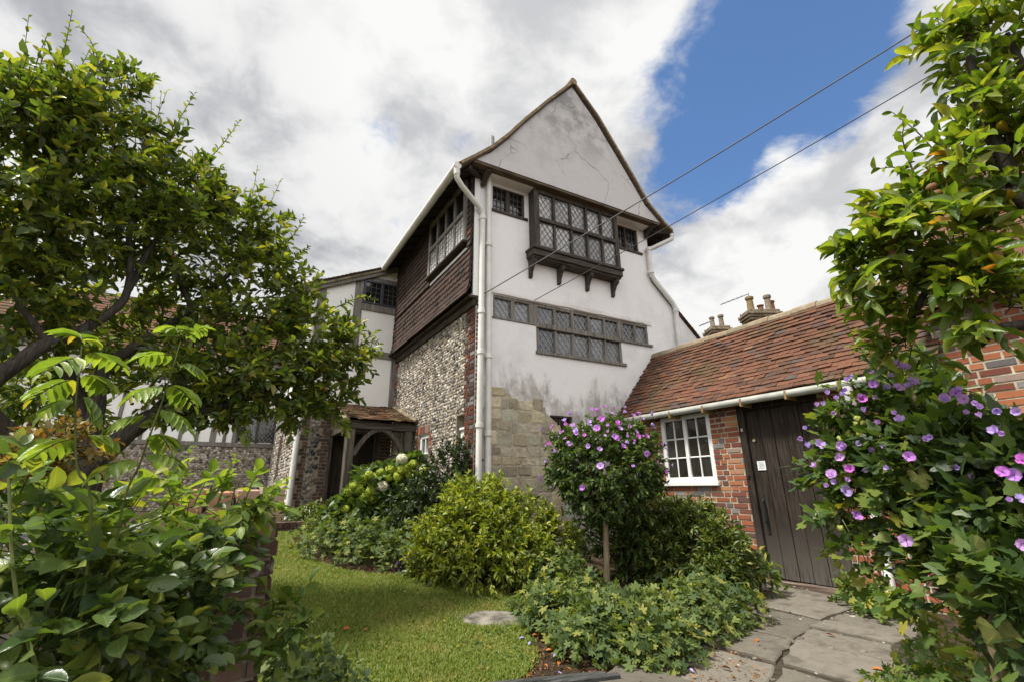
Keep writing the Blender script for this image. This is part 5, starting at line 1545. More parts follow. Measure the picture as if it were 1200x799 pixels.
# ------------------------------------------------------------------ pear tree, upper right
def pear():
    base = grown(at(1330, 900, 2.6))
    t = thing('pear_tree', 'bright green fruit tree reaching in over the cottage roof at the upper right', 'tree', base)
    mb = MB()
    top = at(1300, 420, 2.6)
    limb(mb, [base - Z3 * .1, (base + top) / 2 + (.03, .02, 0), top], .085, .046, 10)
    for pts, r in (([(1300, 420, 2.6), (1240, 360, 2.5), (1185, 335, 2.4), (1110, 312, 2.35), (1040, 292, 2.3)], .045), ([(1300, 420, 2.6), (1260, 300, 2.5), (1195, 225, 2.4), (1150, 120, 2.4), (1130, 30, 2.45)], .045),
                   ([(1240, 360, 2.5), (1210, 380, 2.35), (1170, 385, 2.3), (1150, 405, 2.3)], .028), ([(1195, 225, 2.4), (1120, 230, 2.35), (1065, 235, 2.3)], .024), ([(1260, 300, 2.5), (1230, 150, 2.5), (1180, 40, 2.5)], .03),
                   ([(1110, 312, 2.35), (1080, 350, 2.4), (1060, 400, 2.5)], .02)):
        limb(mb, [at(*p) for p in pts], r * .95, r * .3, 8)
    mb.build('trunk', bark, t, smooth=True)
    L = MB(); tw = MB()
    bl = [(1172, 45, 2.45, 58), (1198, 120, 2.45, 46), (1150, 195, 2.4, 56), (1085, 245, 2.35, 40), (1112, 285, 2.35, 50), (1035, 296, 2.3, 38), (1180, 175, 2.4, 30), (1012, 318, 2.3, 20),
          (1082, 345, 2.4, 38), (1150, 352, 2.3, 38), (1055, 398, 2.5, 28), (1185, 350, 2.35, 24), (1125, 55, 2.5, 26), (1262, 130, 2.5, 45), (1120, 325, 2.35, 30), (1060, 270, 2.3, 28)]
    for (px, py, h, r) in bl:
        c, rr = pxblob(px, py, h, max(r - 9, 8))
        n = int((r / 10) ** 2 * 1.05) + 4
        C, D = blob_pts(c, rr, n, 2.4)
        D = unit(D * .8 + np.array([-.25, 0, .45]) + rng.normal(0, .4, D.shape))
        sprigs(L, tw, C, D, .13, 7, .080, .40, T_PEAR, ang=.9, up=.7, rnd_=.5, sag=.25, tr=.003)
    for pts in ([(1125, 215, 2.35), (1080, 160, 2.35), (1046, 132, 2.35)], [(1150, 140, 2.4), (1112, 75, 2.4), (1096, 8, 2.4)], [(1085, 245, 2.3), (1058, 200, 2.3), (1026, 198, 2.3)], [(1160, 90, 2.4), (1160, 40, 2.4), (1150, -10, 2.4)],
                [(1050, 300, 2.3), (1015, 300, 2.3), (995, 312, 2.3)], [(1075, 215, 2.3), (1058, 165, 2.3), (1062, 140, 2.3)], [(1180, 60, 2.4), (1195, 20, 2.4), (1190, -10, 2.4)], [(1030, 320, 2.3), (1000, 336, 2.3), (985, 345, 2.3)]):
        shoot(L, tw, [at(*p) for p in pts], 15, .076, .42, T_PEAR, r=.004)
    L.build('crown', L_pear, t, smooth=True)
    tw.build('twigs', twig_m, t)
    fm = MB(); V, F = ico(); fm.add(V * .02, F); o = fm.build('fruit', fruit_m, None, smooth=True); me = o.data; bpy.data.objects.remove(o)
    for (px, py) in ((1092, 220), (1046, 282), (1048, 297), (1112, 245), (1128, 333), (1098, 228), (1168, 300)):
        add_part(me, 'fruit', t, at(px, py, 2.25), (0, 0, 1), 0, 1.0)
pear()

# ------------------------------------------------------------------ rose on the garden wall
def rose():
    base = grown((-.9, 2.35))
    t = thing('climbing_rose', 'large leaved rose sprawling over the flint garden wall at the lower left', 'rose', base)
    L = MB(); tw = MB()
    bl = [(55, 655, 1.9, 80, 60), (165, 680, 2.1, 80, 45), (245, 640, 2.3, 40, 45), (50, 755, 1.8, 85, 60), (165, 745, 2.1, 70, 45), (100, 625, 2.2, 60, 25), (240, 625, 2.35, 38, 16), (20, 585, 2.0, 45, 32), (205, 700, 2.25, 55, 45), (110, 700, 1.9, 70, 50),
          (285, 608, 2.35, 20, 10), (240, 690, 2.3, 18, 30), (50, 590, 2.2, 34, 12), (215, 765, 2.2, 45, 40), (190, 665, 2.3, 55, 35), (130, 740, 2.0, 60, 50)]
    for (px, py, h, r, ry) in bl:
        c, rr = pxblob(px, py, h, r, ry)
        n = int((r * ry / 100) * 1.15) + 5
        C, D = blob_pts(c, rr, n, 2.2)
        D = unit(D * .9 + np.array([.15, -.35, .35]) + rng.normal(0, .4, D.shape))
        sprigs(L, tw, C, D, .13, 6, .057, .58, T_FINE, ang=1.05, up=.8, rnd_=.5, sag=.35, flat=True, lvar=.5, tr=.0025)
    L.build('foliage', L_rose, t, smooth=True)
    Y = MB()
    ym = []
    for pts in ([(260, 620, 2.3), (300, 590, 2.25), (322, 572, 2.2)], [(190, 600, 2.2), (215, 560, 2.2), (222, 525, 2.2)], [(255, 590, 2.3), (268, 555, 2.3), (275, 535, 2.3)], [(300, 600, 2.25), (318, 585, 2.2), (336, 568, 2.2)]):
        shoot(Y, tw, [at(*p) for p in pts], 13, .062, .52, T_FINE, r=.004, up=.9)
    for (px, py, h, r) in ((230, 592, 2.3, 32), (290, 585, 2.3, 22), (150, 600, 2.1, 40)):
        c, rr = pxblob(px, py, h, r, r * .5)
        C, D = blob_pts(c, rr, 14, 2.5)
        sprigs(Y, tw, C, D + np.array([.3, 0, .3]), .11, 5, .062, .55, T_FINE, flat=True, tr=.0025)
    Y.build('young_leaves', L_young, t, smooth=True)
    for pts in ([(20, 820, 1.8), (60, 700, 1.8), (110, 640, 1.9), (200, 600, 2.1)], [(150, 830, 2.0), (190, 720, 2.1), (240, 650, 2.25), (300, 600, 2.25)], [(60, 830, 1.7), (20, 700, 1.7), (10, 560, 1.8)], [(180, 799, 2.1), (230, 760, 2.2), (300, 700, 2.25)]):
        limb(tw, [at(*p) for p in pts], .006, .003, 6)
    tw.build('stems', stem_green, t)
    # trailing spray on the right of the pier
    s = thing('rose_spray', 'leafy rose spray reaching past the brick pier over the grass', 'rose', grown((.45, 3.2)))
    L = MB(); tw = MB()
    for pts in ([(270, 780, 2.2), (310, 730, 2.3), (345, 705, 2.3)], [(300, 770, 2.25), (345, 730, 2.25), (372, 722, 2.25)], [(290, 740, 2.3), (320, 715, 2.3), (335, 700, 2.3)]):
        shoot(L, tw, [at(*p) for p in pts], 12, .075, .55, T_FINE, r=.004, up=.9)
    c, rr = pxblob(340, 722, 2.35, 22)
    C, D = blob_pts(c, rr, 12, 2); sprigs(L, tw, C, D + np.array([0, -.2, .3]), .1, 5, .07, .55, T_FINE, flat=True, tr=.0025)
    L.build('foliage', L_vine, s, smooth=True); tw.build('stems', stem_green, s)
rose()

# pale young shoots of the wisteria in front of the medlar
def wisteria():
    base = grown(at(120, 820, 1.75))
    t = thing('wisteria', 'pale green pinnate wisteria shoots standing above the rose in front of the tree trunk', 'climber', base)
    L = MB(); tw = MB()
    limb(tw, [base, at(105, 640, 1.75), at(90, 545, 1.75), at(89, 470, 1.75), at(96, 405, 1.75)], .0042, .002, 6)
    limb(tw, [base + (.05, .02, 0), at(135, 640, 1.8), at(165, 540, 1.8), at(190, 470, 1.8), at(212, 400, 1.8)], .0042, .002, 6)
    leaves = [((96, 420), (50, 432)), ((96, 415), (145, 425)), ((90, 445), (40, 462)), ((92, 440), (130, 452)), ((90, 470), (52, 480)), ((92, 462), (120, 492)), ((205, 420), (160, 415)), ((212, 405), (240, 380)),
              ((200, 430), (238, 432)), ((195, 455), (150, 462)), ((195, 450), (228, 470)), ((185, 480), (225, 500)), ((180, 490), (130, 495)), ((90, 515), (40, 530)), ((92, 512), (140, 520)), ((165, 535), (215, 540)), ((165, 540), (110, 552)), ((212, 402), (205, 380)), ((96, 405), (90, 388)), ((175, 510), (200, 520))]
    for a, b in leaves:
        h = rng.uniform(1.65, 1.85)
        A, B = at(*a, 1.75), at(*b, h)
        n = 11
        tt = np.linspace(.2, 1, n)
        mid = (A + B) / 2 + Z3 * .025
        P = (1 - tt)[:, None] ** 2 * A + 2 * (tt * (1 - tt))[:, None] * mid + (tt ** 2)[:, None] * (B - Z3 * .015)
        D = unit(np.gradient(P, axis=0)); S = unit(np.cross(D, Z3))
        sg = np.where(np.arange(n) % 2 == 0, 1, -1)
        Ad = S * sg[:, None] + D * .55 - Z3 * .28; Ad[-1] = D[-1]
        sz = .072 * np.sin(np.clip(tt, .25, .9) * math.pi * .8 + .4) * rng.uniform(.9, 1.1, n)
        put(L, T_FINE, P, Ad, Z3 + rng.normal(0, .18, (n, 3)), sz, sz * .36)
        tw.tube(list(P), .0022, 4)
    L.build('foliage', L_young, t, smooth=True); tw.build('stems', stem_green, t)
wisteria()
c, rr = pxblob(25, 545, 3.3, 34, 22)
shrub('copper_shrub', 'coppery orange leaved shrub behind the garden wall at the left edge', 'shrub', c, [(c, rr, 90), (pxblob(80, 525, 3.4, 25, 18)[0], pxblob(80, 525, 3.4, 25, 18)[1], 30)], 7, .12, .055, .45, T_MID, L_copper)

# ------------------------------------------------------------------ borders
# yellow green shrub in front of the stone patch
c = at(570, 640, 6.15)
bl = []
for (px, py, h, r, ry, n) in ((562, 612, 6.1, 54, 46, 420), (520, 640, 6.0, 38, 40, 230), (610, 625, 6.2, 42, 44, 260), (570, 650, 5.8, 62, 42, 300), (610, 660, 5.8, 45, 35, 170), (560, 585, 6.3, 42, 26, 140), (505, 655, 6.0, 25, 25, 80), (650, 640, 6.3, 30, 40, 120)):
    q = pxblob(px, py, h, r, ry); bl.append((q[0], q[1], n))
shrub('golden_shrub', 'rounded yellow green shrub below the white downpipes', 'shrub', c, bl, 9, .14, .072, .44, T_MID, L_yellow)
# glossy shrub beneath the window
bl = []
for (px, py, h, r, ry, n) in ((815, 628, 6.6, 44, 38, 430), (848, 655, 6.2, 26, 36, 270), (800, 660, 6.3, 45, 36, 280), (780, 615, 6.8, 32, 30, 190), (835, 682, 6.0, 30, 24, 190), (760, 640, 6.6, 30, 30, 120)):
    q = pxblob(px, py, h, r, ry); bl.append((q[0], q[1], n))
shrub('glossy_shrub', 'glossy mid green evergreen shrub under the white twelve pane window', 'shrub', at(825, 690, 6.3), bl, 10, .13, .075, .36, T_LONG, L_mid)
# dark long leaved shrub behind the standard
bl = []
for (px, py, h, r, ry, n) in ((745, 640, 6.7, 45, 38, 110), (700, 635, 6.9, 35, 30, 60), (775, 660, 6.5, 30, 26, 50)):
    q = pxblob(px, py, h, r, ry); bl.append((q[0], q[1], n))
shrub('laurel', 'dark long leaved laurel behind the slim stem of the standard hibiscus', 'shrub', at(740, 680, 6.7), bl, 9, .15, .13, .28, T_LONG, L_hib, stemn=16)
# ivy like shrub climbing the foot of the corner
bl = []
for (px, py, h, r, ry, n) in ((525, 560, 7.45, 26, 36, 150), (500, 585, 7.4, 34, 26, 120), (545, 535, 7.4, 14, 22, 50), (480, 600, 7.3, 30, 22, 80), (540, 580, 7.2, 22, 30, 80)):
    q = pxblob(px, py, h, r, ry); bl.append((q[0], q[1], n))
shrub('dark_shrub', 'dark green leafy shrub against the foot of the flint wall beside the downpipes', 'shrub', at(520, 600, 7.3), bl, 9, .14, .07, .5, T_MID, L_dark)

def px_hump(px, py, h, rx, ry, hh, rot, n):
    p = at(px, py, h); return (p[0], p[1], rx, ry, hh, rot, n)
G = 'cranesbill geraniums in the border'
lowplant('geranium', 'broad leafy mound of cranesbill around the standard hibiscus stem at the front of the border', 'geranium', at(740, 720, 4.7),
         [px_hump(745, 735, 4.3, .55, .42, .34, .3, 1100), px_hump(675, 705, 4.6, .50, .42, .30, 0, 800), px_hump(805, 720, 4.75, .55, .42, .36, 0, 900), px_hump(720, 700, 5.0, .6, .45, .20, 0, 700), px_hump(700, 745, 4.1, .40, .34, .28, 0, 520), px_hump(770, 755, 4.0, .40, .30, .26, 0, 460), px_hump(640, 690, 4.95, .35, .35, .26, 0, 400), px_hump(840, 690, 5.2, .4, .4, .34, 0, 420)],
         T_GER, .085, .98, L_geran)
lowplant('geranium', 'grey green cranesbill spreading between the golden shrub and the standard hibiscus', 'geranium', at(650, 670, 5.7),
         [px_hump(650, 675, 5.6, .42, .5, .42, 0, 620), px_hump(640, 650, 6.2, .5, .4, .58, 0, 500), px_hump(672, 690, 5.4, .4, .35, .28, 0, 380)], T_GER, .085, .98, L_geran)
lowplant('geranium', 'long low bank of grey green cranesbill in front of the lime hydrangea', 'geranium', at(430, 650, 7.2),
         [px_hump(400, 645, 7.4, .55, .6, .48, 0, 560), px_hump(440, 650, 7.0, .55, .6, .50, 0, 620), px_hump(478, 655, 6.7, .42, .5, .46, 0, 420), px_hump(380, 630, 8.1, .5, .5, .40, 0, 380), px_hump(470, 625, 7.4, .5, .5, .65, 0, 420), px_hump(420, 622, 8.0, .55, .5, .55, 0, 420)],
         T_GER, .085, .98, L_geran)
lowplant('ivy', 'clump of pale ivy leaved plants at the foot of the brick pier by the lawn', 'ivy', at(360, 770, 3.0),
         [px_hump(362, 785, 3.0, .24, .24, .42, 0, 360), px_hump(335, 770, 3.1, .22, .24, .44, 0, 260), px_hump(398, 790, 3.05, .16, .18, .32, 0, 170), px_hump(345, 830, 2.7, .22, .2, .38, 0, 200)], T_VINE, .062, 1.0, m_leaf('leaf_ivy', [(0, (.06, .10, .04)), (.5, (.12, .175, .06)), (1, (.22, .26, .09))], .5, .3, .34, lobed=True))
lowplant('ferny_plant', 'low bright green plants along the foot of the wing wall beside the brick step', 'plant', at(370, 612, 9.9),
         [px_hump(368, 612, 9.9, .42, .35, .30, 0, 300), px_hump(395, 610, 9.6, .42, .3, .28, 0, 240), px_hump(345, 612, 10.1, .25, .25, .22, 0, 120)], T_LONG, .12, .3, L_mid)
lowplant('ferny_plant', 'small upright leafy plant growing against the brickwork by the old door', 'plant', at(893, 672, 6.4),
         [px_hump(893, 678, 6.45, .16, .2, .42, 0, 150)], T_LONG, .13, .3, L_vine)
bl = []
for (px, py, h, r, ry, n) in ((880, 672, 6.5, 14, 22, 40),):
    q = pxblob(px, py, h, r, ry); bl.append((q[0], q[1], n))
lowplant('ground_cover', 'little clump of lobed leaves below the white downpipe by the door', 'plant', at(1015, 700, 6.4),
         [px_hump(1012, 705, 6.35, .22, .25, .28, 0, 140), px_hump(1040, 712, 6.0, .3, .25, .25, 0, 140)], T_GER, .11, 1.0, L_vine)
lowplant('cranesbill', 'loose variegated leafy plants at the lower right edge of the path', 'plant', at(1110, 770, 3.0),
         [px_hump(1095, 770, 3.15, .26, .3, .44, 0, 330), px_hump(1140, 785, 2.8, .26, .25, .52, 0, 320), px_hump(1185, 800, 2.5, .25, .25, .55, 0, 260), px_hump(1062, 760, 3.6, .22, .25, .28, 0, 170), px_hump(1120, 735, 3.6, .3, .3, .55, 0, 260)], T_GER, .062, 1.0, L_vine)
lowplant('heuchera', 'small dark purple leaved plant at the edge of the lawn bed', 'plant', at(478, 668, 6.35), [px_hump(478, 668, 6.35, .16, .14, .2, 0, 60)], T_VINE, .09, 1.0, m_leaf('leaf_purple', [(0, (.03, .012, .035)), (1, (.07, .03, .08))], .5, .3, .2, (1, .8, 1.2)))

# lime hydrangea
def hydrangea():
    bl = []
    for (px, py, h, r, ry, n) in ((450, 580, 8.2, 38, 32, 150), (420, 597, 8.0, 28, 22, 90), (480, 560, 8.2, 20, 22, 50), (475, 600, 8.0, 24, 24, 60)):
        q = pxblob(px, py, h, r, ry); bl.append((q[0], q[1], n))
    t = shrub('hydrangea', 'hydrangea with round lime green flower heads in front of the porch', 'hydrangea', at(450, 612, 8.2), bl, 6, .16, .15, .62, T_FINE, L_hib)
    def head(mat):
        mb = MB(); n = 150
        i = np.arange(n) + .5; ph = np.arccos(1 - 1.75 * i / n); th = math.pi * (1 + 5 ** .5) * i
        d = np.stack([np.cos(th) * np.sin(ph), np.sin(th) * np.sin(ph), np.cos(ph)], 1)
        P = d * (.088 + rng.normal(0, .009, n))[:, None] * np.array([1, 1, .86])
        a = unit(np.cross(d, rng.normal(0, 1, (n, 3))))
        put(mb, (np.array([[-1, -.5, 0], [1, -.5, 0], [1, .5, 0], [-1, .5, 0], [0, 0, .18]]), [np.array([(0, 1, 4), (1, 2, 4), (2, 3, 4), (3, 0, 4)])]), P, a, d + rng.normal(0, .25, (n, 3)), .027, .027)
        V, F = ico(); mb.add(V * .074, F)
        o = mb.build('flower_head', mat, None); me = o.data; bpy.data.objects.remove(o); return me
    hl, hc = head(bloom_lime), head(bloom_cream)
    spots = [(405, 596), (412, 585), (408, 577), (420, 573), (427, 580), (418, 592), (425, 563), (436, 569), (440, 559), (432, 556), (446, 553), (457, 550), (466, 558), (471, 550), (455, 560), (480, 556), (478, 549), (446, 590), (461, 583), (473, 575), (466, 592), (437, 583), (428, 590), (484, 543), (497, 552), (414, 569), (449, 568), (435, 575)]
    for (x, y) in spots: add_part(hl, 'flower_head', t, at(x, y, 7.75 + rng.uniform(-.12, .12)), unit(np.array([-.35, -.65, .75]) + rng.normal(0, .25, 3)), rng.uniform(0, 6), rng.uniform(.68, .95))
    for (x, y) in ((471, 537), (448, 569)):
        o = add_part(hc, 'flower_head', t, at(x, y, 7.7), (-.2, -.4, .9), 0, .95); o['label'] = 'cream white flower head'
hydrangea()

# standard hibiscus
def standard():
    H = 6.13
    base = grown(at(711, 688, H))
    t = thing('standard_hibiscus', 'lollipop shaped hibiscus tree covered in purple flowers on a slim pale stem', 'hibiscus', base)
    mb = MB(); top = at(708, 590, H)
    limb(mb, [base - Z3 * .05, (base + top) / 2 + (.012, 0, 0), top], .040, .032, 8, .01)
    for i in range(7):
        e = at(708, 555, H) + rng.normal(0, .16, 3); limb(mb, [top - Z3 * .1, (top + e) / 2, e], .02, .007, 5)
    mb.build('trunk', bark_pale, t, smooth=True)
    L = MB(); tw = MB()
    bl = [(709, 552, 64, 60, 560), (672, 545, 34, 38, 170), (748, 545, 34, 40, 170), (708, 512, 48, 28, 200), (700, 585, 42, 28, 130), (735, 585, 32, 26, 90), (655, 560, 16, 24, 40), (764, 560, 15, 26, 40), (660, 520, 22, 20, 50), (752, 515, 22, 20, 50)]
    for (px, py, r, ry, n) in bl:
        c, rr = pxblob(px, py, H, r - 8, ry - 9)
        C, D = blob_pts(c, rr, n, 3.4)
        D = unit(D + np.array([0, 0, .35]) + rng.normal(0, .35, D.shape))
        sprigs(L, tw, C, D, .11, 8, .064, .50, T_MID, up=.8, rnd_=.45)
    L.build('crown', L_hib, t, smooth=True); tw.build('twigs', twig_m, t)
    c, rr = pxblob(709, 545, H, 72, 66)
    k = 0
    spots = [(640, 522), (648, 500), (655, 512), (662, 494), (672, 500), (680, 487), (690, 497), (700, 482), (708, 490), (709, 510), (716, 484), (724, 496), (730, 484), (738, 492), (745, 505), (752, 491), (757, 512), (729, 524), (757, 530), (782, 532), (704, 546), (742, 546), (743, 520), (668, 520), (685, 510),
             (696, 487), (640, 540), (676, 508), (634, 558), (690, 523), (780, 552), (787, 545), (765, 500), (762, 486), (775, 520), (735, 508), (720, 512), (700, 502), (684, 571), (660, 505), (770, 540), (712, 498), (748, 484), (668, 486), (727, 502), (652, 528), (778, 525), (693, 480)]
    for (x, y) in spots:
        for _ in range(2 if y < 525 else 1):
            xx, yy = x + rng.normal(0, 5) * (_ > 0), y + rng.normal(0, 4) * (_ > 0)
            u = ((xx - 709) / 74, (yy - 545) / 68)
            dd = max(0, 1 - u[0] ** 2 - u[1] ** 2) ** .5
            P = at(xx, yy, H - dd * .72 - .05)
            d = unit(P - c + np.array([-.1, -.3, .25]) + rng.normal(0, .3, 3))
            pink = rng.random() < .5
            add_part(FL[(2 + rng.integers(0, 2)) if pink else rng.choice([0, 1, 4, 4])], 'flower', t, P, d, rng.uniform(0, 6), rng.uniform(.32, .9))
standard()

# climbing hibiscus on the right
def climber():
    base = grown(at(1165, 830, 2.7))
    t = thing('climbing_hibiscus', 'big lobed leaf bush with lilac flowers beside the old door at the right', 'hibiscus', base)
    L = MB(); tw = MB()
    bl = [(1055, 478, 3.1, 46, 34, 56), (1012, 505, 3.2, 34, 34, 44), (985, 550, 3.3, 20, 26, 22), (1015, 580, 3.2, 34, 30, 38), (1090, 545, 3.0, 66, 56, 105), (1160, 545, 2.75, 56, 46, 80), (1110, 625, 3.0, 42, 40, 56), (1165, 625, 2.75, 60, 55, 85), (1195, 700, 2.45, 40, 45, 50),
          (1060, 448, 3.2, 26, 16, 20), (1115, 515, 3.0, 40, 18, 34), (1155, 690, 2.75, 32, 32, 34), (1190, 560, 2.6, 36, 50, 40), (1185, 530, 2.7, 26, 12, 18)]
    for (px, py, h, r, ry, n) in bl:
        c, rr = pxblob(px, py, h, r, ry)
        C, D = blob_pts(c, rr, n, 3.0)
        D = unit(D + np.array([-.25, -.3, .2]) + rng.normal(0, .35, D.shape))
        sprigs(L, tw, C, D, .13, 6, .088, .82, T_HIB, ang=1.1, up=.75, rnd_=.40, sag=.25, tr=.0028)
    L.build('foliage', L_hib, t, smooth=True)
    # paler lobed leaves and the hanging strand
    Y = MB()
    for (px, py, h, r, n) in ((1000, 540, 3.1, 24, 20), (985, 600, 3.15, 18, 14), (1070, 590, 2.9, 30, 14), (1020, 470, 3.1, 30, 22), (1125, 650, 2.7, 30, 14), (1085, 690, 2.9, 24, 14), (1010, 640, 3.1, 16, 10), (1100, 500, 2.85, 40, 14), (1175, 660, 2.5, 26, 8)):
        c, rr = pxblob(px, py, h, r); C, D = blob_pts(c, rr, n, 3)
        sprigs(Y, tw, C, D + np.array([-.2, -.3, .1]), .12, 4, .085, 1.0, T_VINE, up=.8, rnd_=.35, sag=.3, tr=.0025)
    strands = ([(968, 580, 3.2), (972, 620, 3.25), (980, 660, 3.3), (984, 690, 3.3)], [(1020, 620, 3.1), (1035, 670, 3.1), (1030, 700, 3.2)], [(1060, 650, 2.95), (1068, 700, 2.95), (1075, 740, 3.0)])
    for s in strands: shoot(Y, tw, [at(*p) for p in s], 16, .055, 1.0, T_VINE, r=.0025, up=.6)
    for s in ([(1045, 450, 2.9), (1015, 420, 2.8), (988, 372, 2.75)], [(1060, 440, 2.9), (1040, 405, 2.8), (1018, 390, 2.75)], [(1100, 440, 2.9), (1070, 400, 2.8), (1050, 380, 2.75)], [(1050, 440, 2.9), (1030, 425, 2.8), (995, 405, 2.75)]):
        shoot(Y, tw, [at(*p) for p in s], 18, .062, .5, T_FINE, r=.004)
    Y.build('vine_leaves', L_vine, t, smooth=True)
    for s in ([(1165, 830, 2.7), (1155, 720, 2.7), (1140, 640, 2.8), (1090, 560, 3.0)], [(1110, 600, 2.7), (1108, 540, 2.7), (1102, 500, 2.7)], [(1150, 700, 2.7), (1060, 600, 3.1), (1010, 540, 3.2)]):
        limb(tw, [at(*p) for p in s], .012, .004, 6)
    tw.build('stems', stem_green, t)
    mb = MB(); limb(mb, [at(1178, 830, 2.5), at(1163, 745, 2.5), at(1150, 690, 2.55)], .022, .018, 8); mb.build('trunk', bark_pale, t, smooth=True)
    for i, (px, py, h, r) in enumerate(((1140, 690, 2.35, .125), (1166, 745, 2.3, .12), (1028, 588, 2.9, .09), (1135, 652, 2.4, .14), (1075, 560, 2.7, .09), (1105, 765, 2.5, .08))):
        c = at(px, py, h)
        Q = MB(); put(Q, T_BIG, c[None] + Z3 * r * .45, np.array([[rng.normal(0, .3), -.25, -1.0]]), -unit(ray(px, py))[None] + np.array([[0, 0, .35]]), r, r)
        Q.build('yellow_leaf', L_yel, t, smooth=True)
    V, F = ico()
    for (px, py) in ((1003, 497), (1010, 503), (996, 510), (1005, 490), (1012, 495), (992, 505), (985, 513), (1008, 508), (1090, 580), (1083, 578), (978, 600), (985, 618), (975, 640), (981, 660), (988, 675), (966, 648), (1140, 470), (1146, 462), (1070, 700), (1060, 715)):
        pods = MB()
        for _ in range(3):
            c = at(px + (_ - 1) * 1.6, py + (1.6 if _ == 1 else 0), 3.0 if px > 1000 or py < 560 else 3.15)
            pods.add(c + V * rng.uniform(.011, .015) * np.array([1, 1, 1.3]), F)
        pods.build('seed_pod', pod_m, t, smooth=True)
    fl = [(1010, 468, 3), (1023, 452, 3), (1008, 466, 4), (1052, 455, 0), (1070, 450, 1), (1038, 455, 1), (993, 447, 4), (980, 468, 4), (988, 463, 4), (974, 483, 4), (945, 503, 4), (960, 521, 0), (985, 522, 0), (1055, 494, 1), (1030, 496, 4), (957, 547, 1), (985, 536, 0), (1130, 467, 0), (1120, 461, 2), (1105, 467, 1), (1130, 485, 4), (1167, 506, 1), (1193, 482, 1), (1065, 535, 2), (1090, 512, 4), (1032, 540, 4), (997, 550, 3), (975, 556, 0), (990, 575, 0), (1003, 604, 2), (1062, 632, 0), (1175, 553, 2), (1188, 556, 2), (1195, 585, 0), (1183, 588, 4), (1198, 540, 2), (1150, 490, 4), (1027, 445, 4), (1050, 428, 1), (1060, 432, 1), (970, 570, 4), (1008, 520, 4), (1040, 520, 4), (1198, 637, 0), (1117, 548, 4), (1140, 560, 4)]
    fl += [(x + rng.normal(0, 16), y + rng.normal(0, 12), 4) for (x, y, k) in fl[:30]]
    fl = [(x, y, k) for (x, y, k) in fl if not (x < 1000 and y > 590)]
    for (x, y, k) in fl:
        h = 2.28 if x > 1140 else (2.55 if x > 1040 else 2.9)
        P = at(x, y, h)
        d = unit(-(P - EYE) * .5 / np.linalg.norm(P - EYE) + np.array([-.35, -.1, .35]) + rng.normal(0, .3, 3))
        add_part(FL[k], 'flower', t, P, d, rng.uniform(0, 6), rng.uniform(.75, 1.05) * (.46 if x > 1140 else (.48 if x > 1040 else .55)))
climber()

# ------------------------------------------------------------------ weeds in the grass
def weeds():
    mb = MB(); cl = rng.uniform((.2, 2.9), (2.9, 7.0), (60, 2))
    P = (cl[rng.integers(0, 60, 900)] + rng.normal(0, .07, (900, 2)))
    P = P[inpoly(P[:, 0], P[:, 1], LAWN) & ((((P[:, 0] - 2.26) / .4) ** 2 + ((P[:, 1] - 4.14) / .3) ** 2) > 1)]
    n = len(P); P3 = np.c_[P, gz(P[:, 0], P[:, 1]) + rng.uniform(.022, .042, n)]
    sz = rng.uniform(.018, .045, n)
    put(mb, T_SMALL, P3, rng.normal(0, 1, (n, 3)) * (1, 1, .15), Z3 + rng.normal(0, .3, (n, 3)), sz, sz * .7)
    stuff(mb.build('lawn_weeds', L_vine), 'small clover and daisy leaves scattered through the lawn', 'weeds')
weeds()

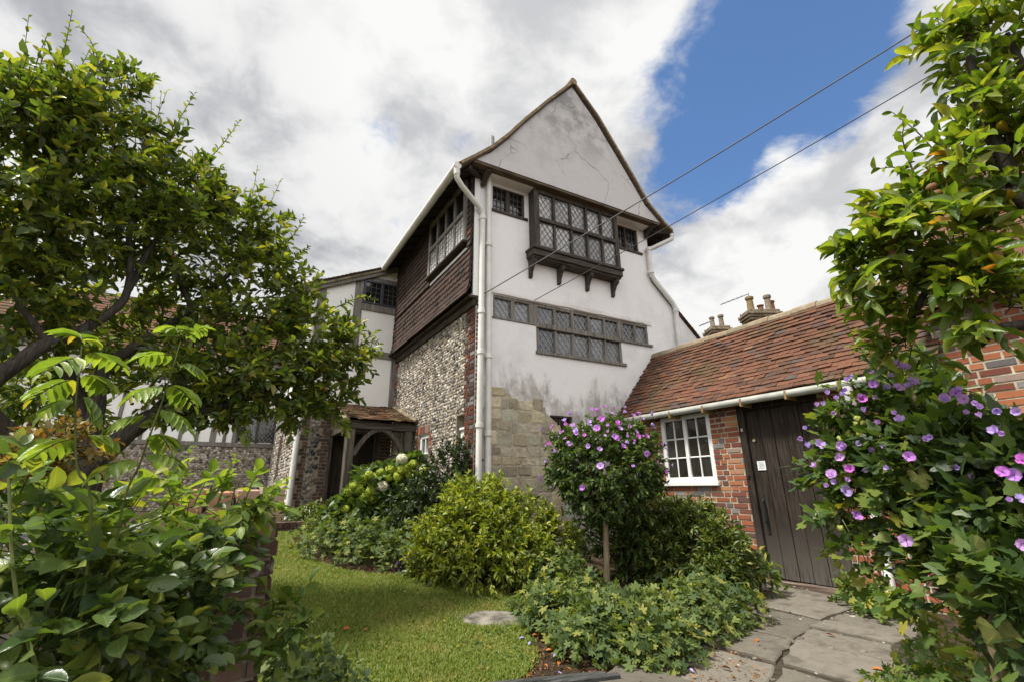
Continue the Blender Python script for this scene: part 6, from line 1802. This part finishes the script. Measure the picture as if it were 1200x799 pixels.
# ------------------------------------------------------------------ leaf litter
def litter_fn():
    n = 1500
    px = rng.uniform(590, 900, n); py = rng.uniform(690, 812, n)
    P = []
    for x, y in zip(px, py):
        k = ray(x, y); s = -1.18 / k[2]
        p = EYE + k * s
        P.append((p[0], p[1]))
    bed = np.array(BED)
    j = rng.integers(0, len(BED) - 1, 900); tt = rng.random(900)
    q = bed[j] + (bed[j + 1] - bed[j]) * tt[:, None] + rng.normal(.10, .10, (900, 2))
    P = np.concatenate([np.array(P), q])
    P = P[~inpoly(P[:, 0], P[:, 1], LAWN) | (rng.random(len(P)) < .06)]
    n = len(P)
    P3 = np.c_[P, gz(P[:, 0], P[:, 1]) + rng.uniform(.008, .03, n)]
    a = rng.uniform(0, 6.28, n)
    D = np.stack([np.cos(a), np.sin(a), rng.normal(0, .2, n)], 1)
    sz = rng.uniform(.012, .042, n)
    mb = MB(); put(mb, T_SMALL, P3, D, Z3 + rng.normal(0, .35, (n, 3)), sz, sz * rng.uniform(.15, .6, n))
    stuff(mb.build('leaf_litter', litter), 'brown dry leaf litter and stalks on the bed soil along the lawn edge', 'leaf litter')
    T = T_FINE
    def drop(px, py, name, lab, cat, grp, mat, s, asp):
        k = ray(px, py); zg = .03; p = None
        for _ in range(6):
            sc = (zg - EYE[2]) / k[2]; p = EYE + k * sc; zg = g1(p[0], p[1]) + .03
        m = MB(); a = rng.uniform(0, 6.28)
        put(m, T, p[None], np.array([[math.cos(a), math.sin(a), .12]]), np.array([[rng.normal(0, .3), rng.normal(0, .3), 1]]), s, s * asp)
        tag(m.build(name, mat, None, smooth=True), lab, cat, grp)
    for (x, y) in ((428, 738), (410, 735)): drop(x, y, 'fallen_leaf', 'fallen orange brown leaf lying on the lawn', 'fallen leaf', 'fallen leaves on the lawn', dry_leaf, .06, .6)
    for (x, y) in ((857, 784), (887, 749), (968, 742), (1022, 790), (1035, 785)): drop(x, y, 'fallen_leaf', 'fallen orange brown leaf lying on or beside the flagstone path', 'fallen leaf', 'fallen leaves on the path', dry_leaf, .065, .55)
    for (x, y) in ((624, 744), (637, 751), (647, 761), (655, 775), (662, 782), (626, 741)): drop(x, y, 'fallen_leaf', 'fallen rusty leaf on the soil at the lawn edge', 'fallen leaf', 'fallen leaves on the bed', dry_leaf, .05, .5)
    for (x, y) in ((622, 752), (615, 747), (658, 789), (651, 766), (807, 783), (830, 754), (686, 788)): drop(x, y, 'fallen_petal', 'curled lilac petal lying on the ground by the border', 'petal', 'fallen lilac petals', petal_m, .05, .4)
litter_fn()
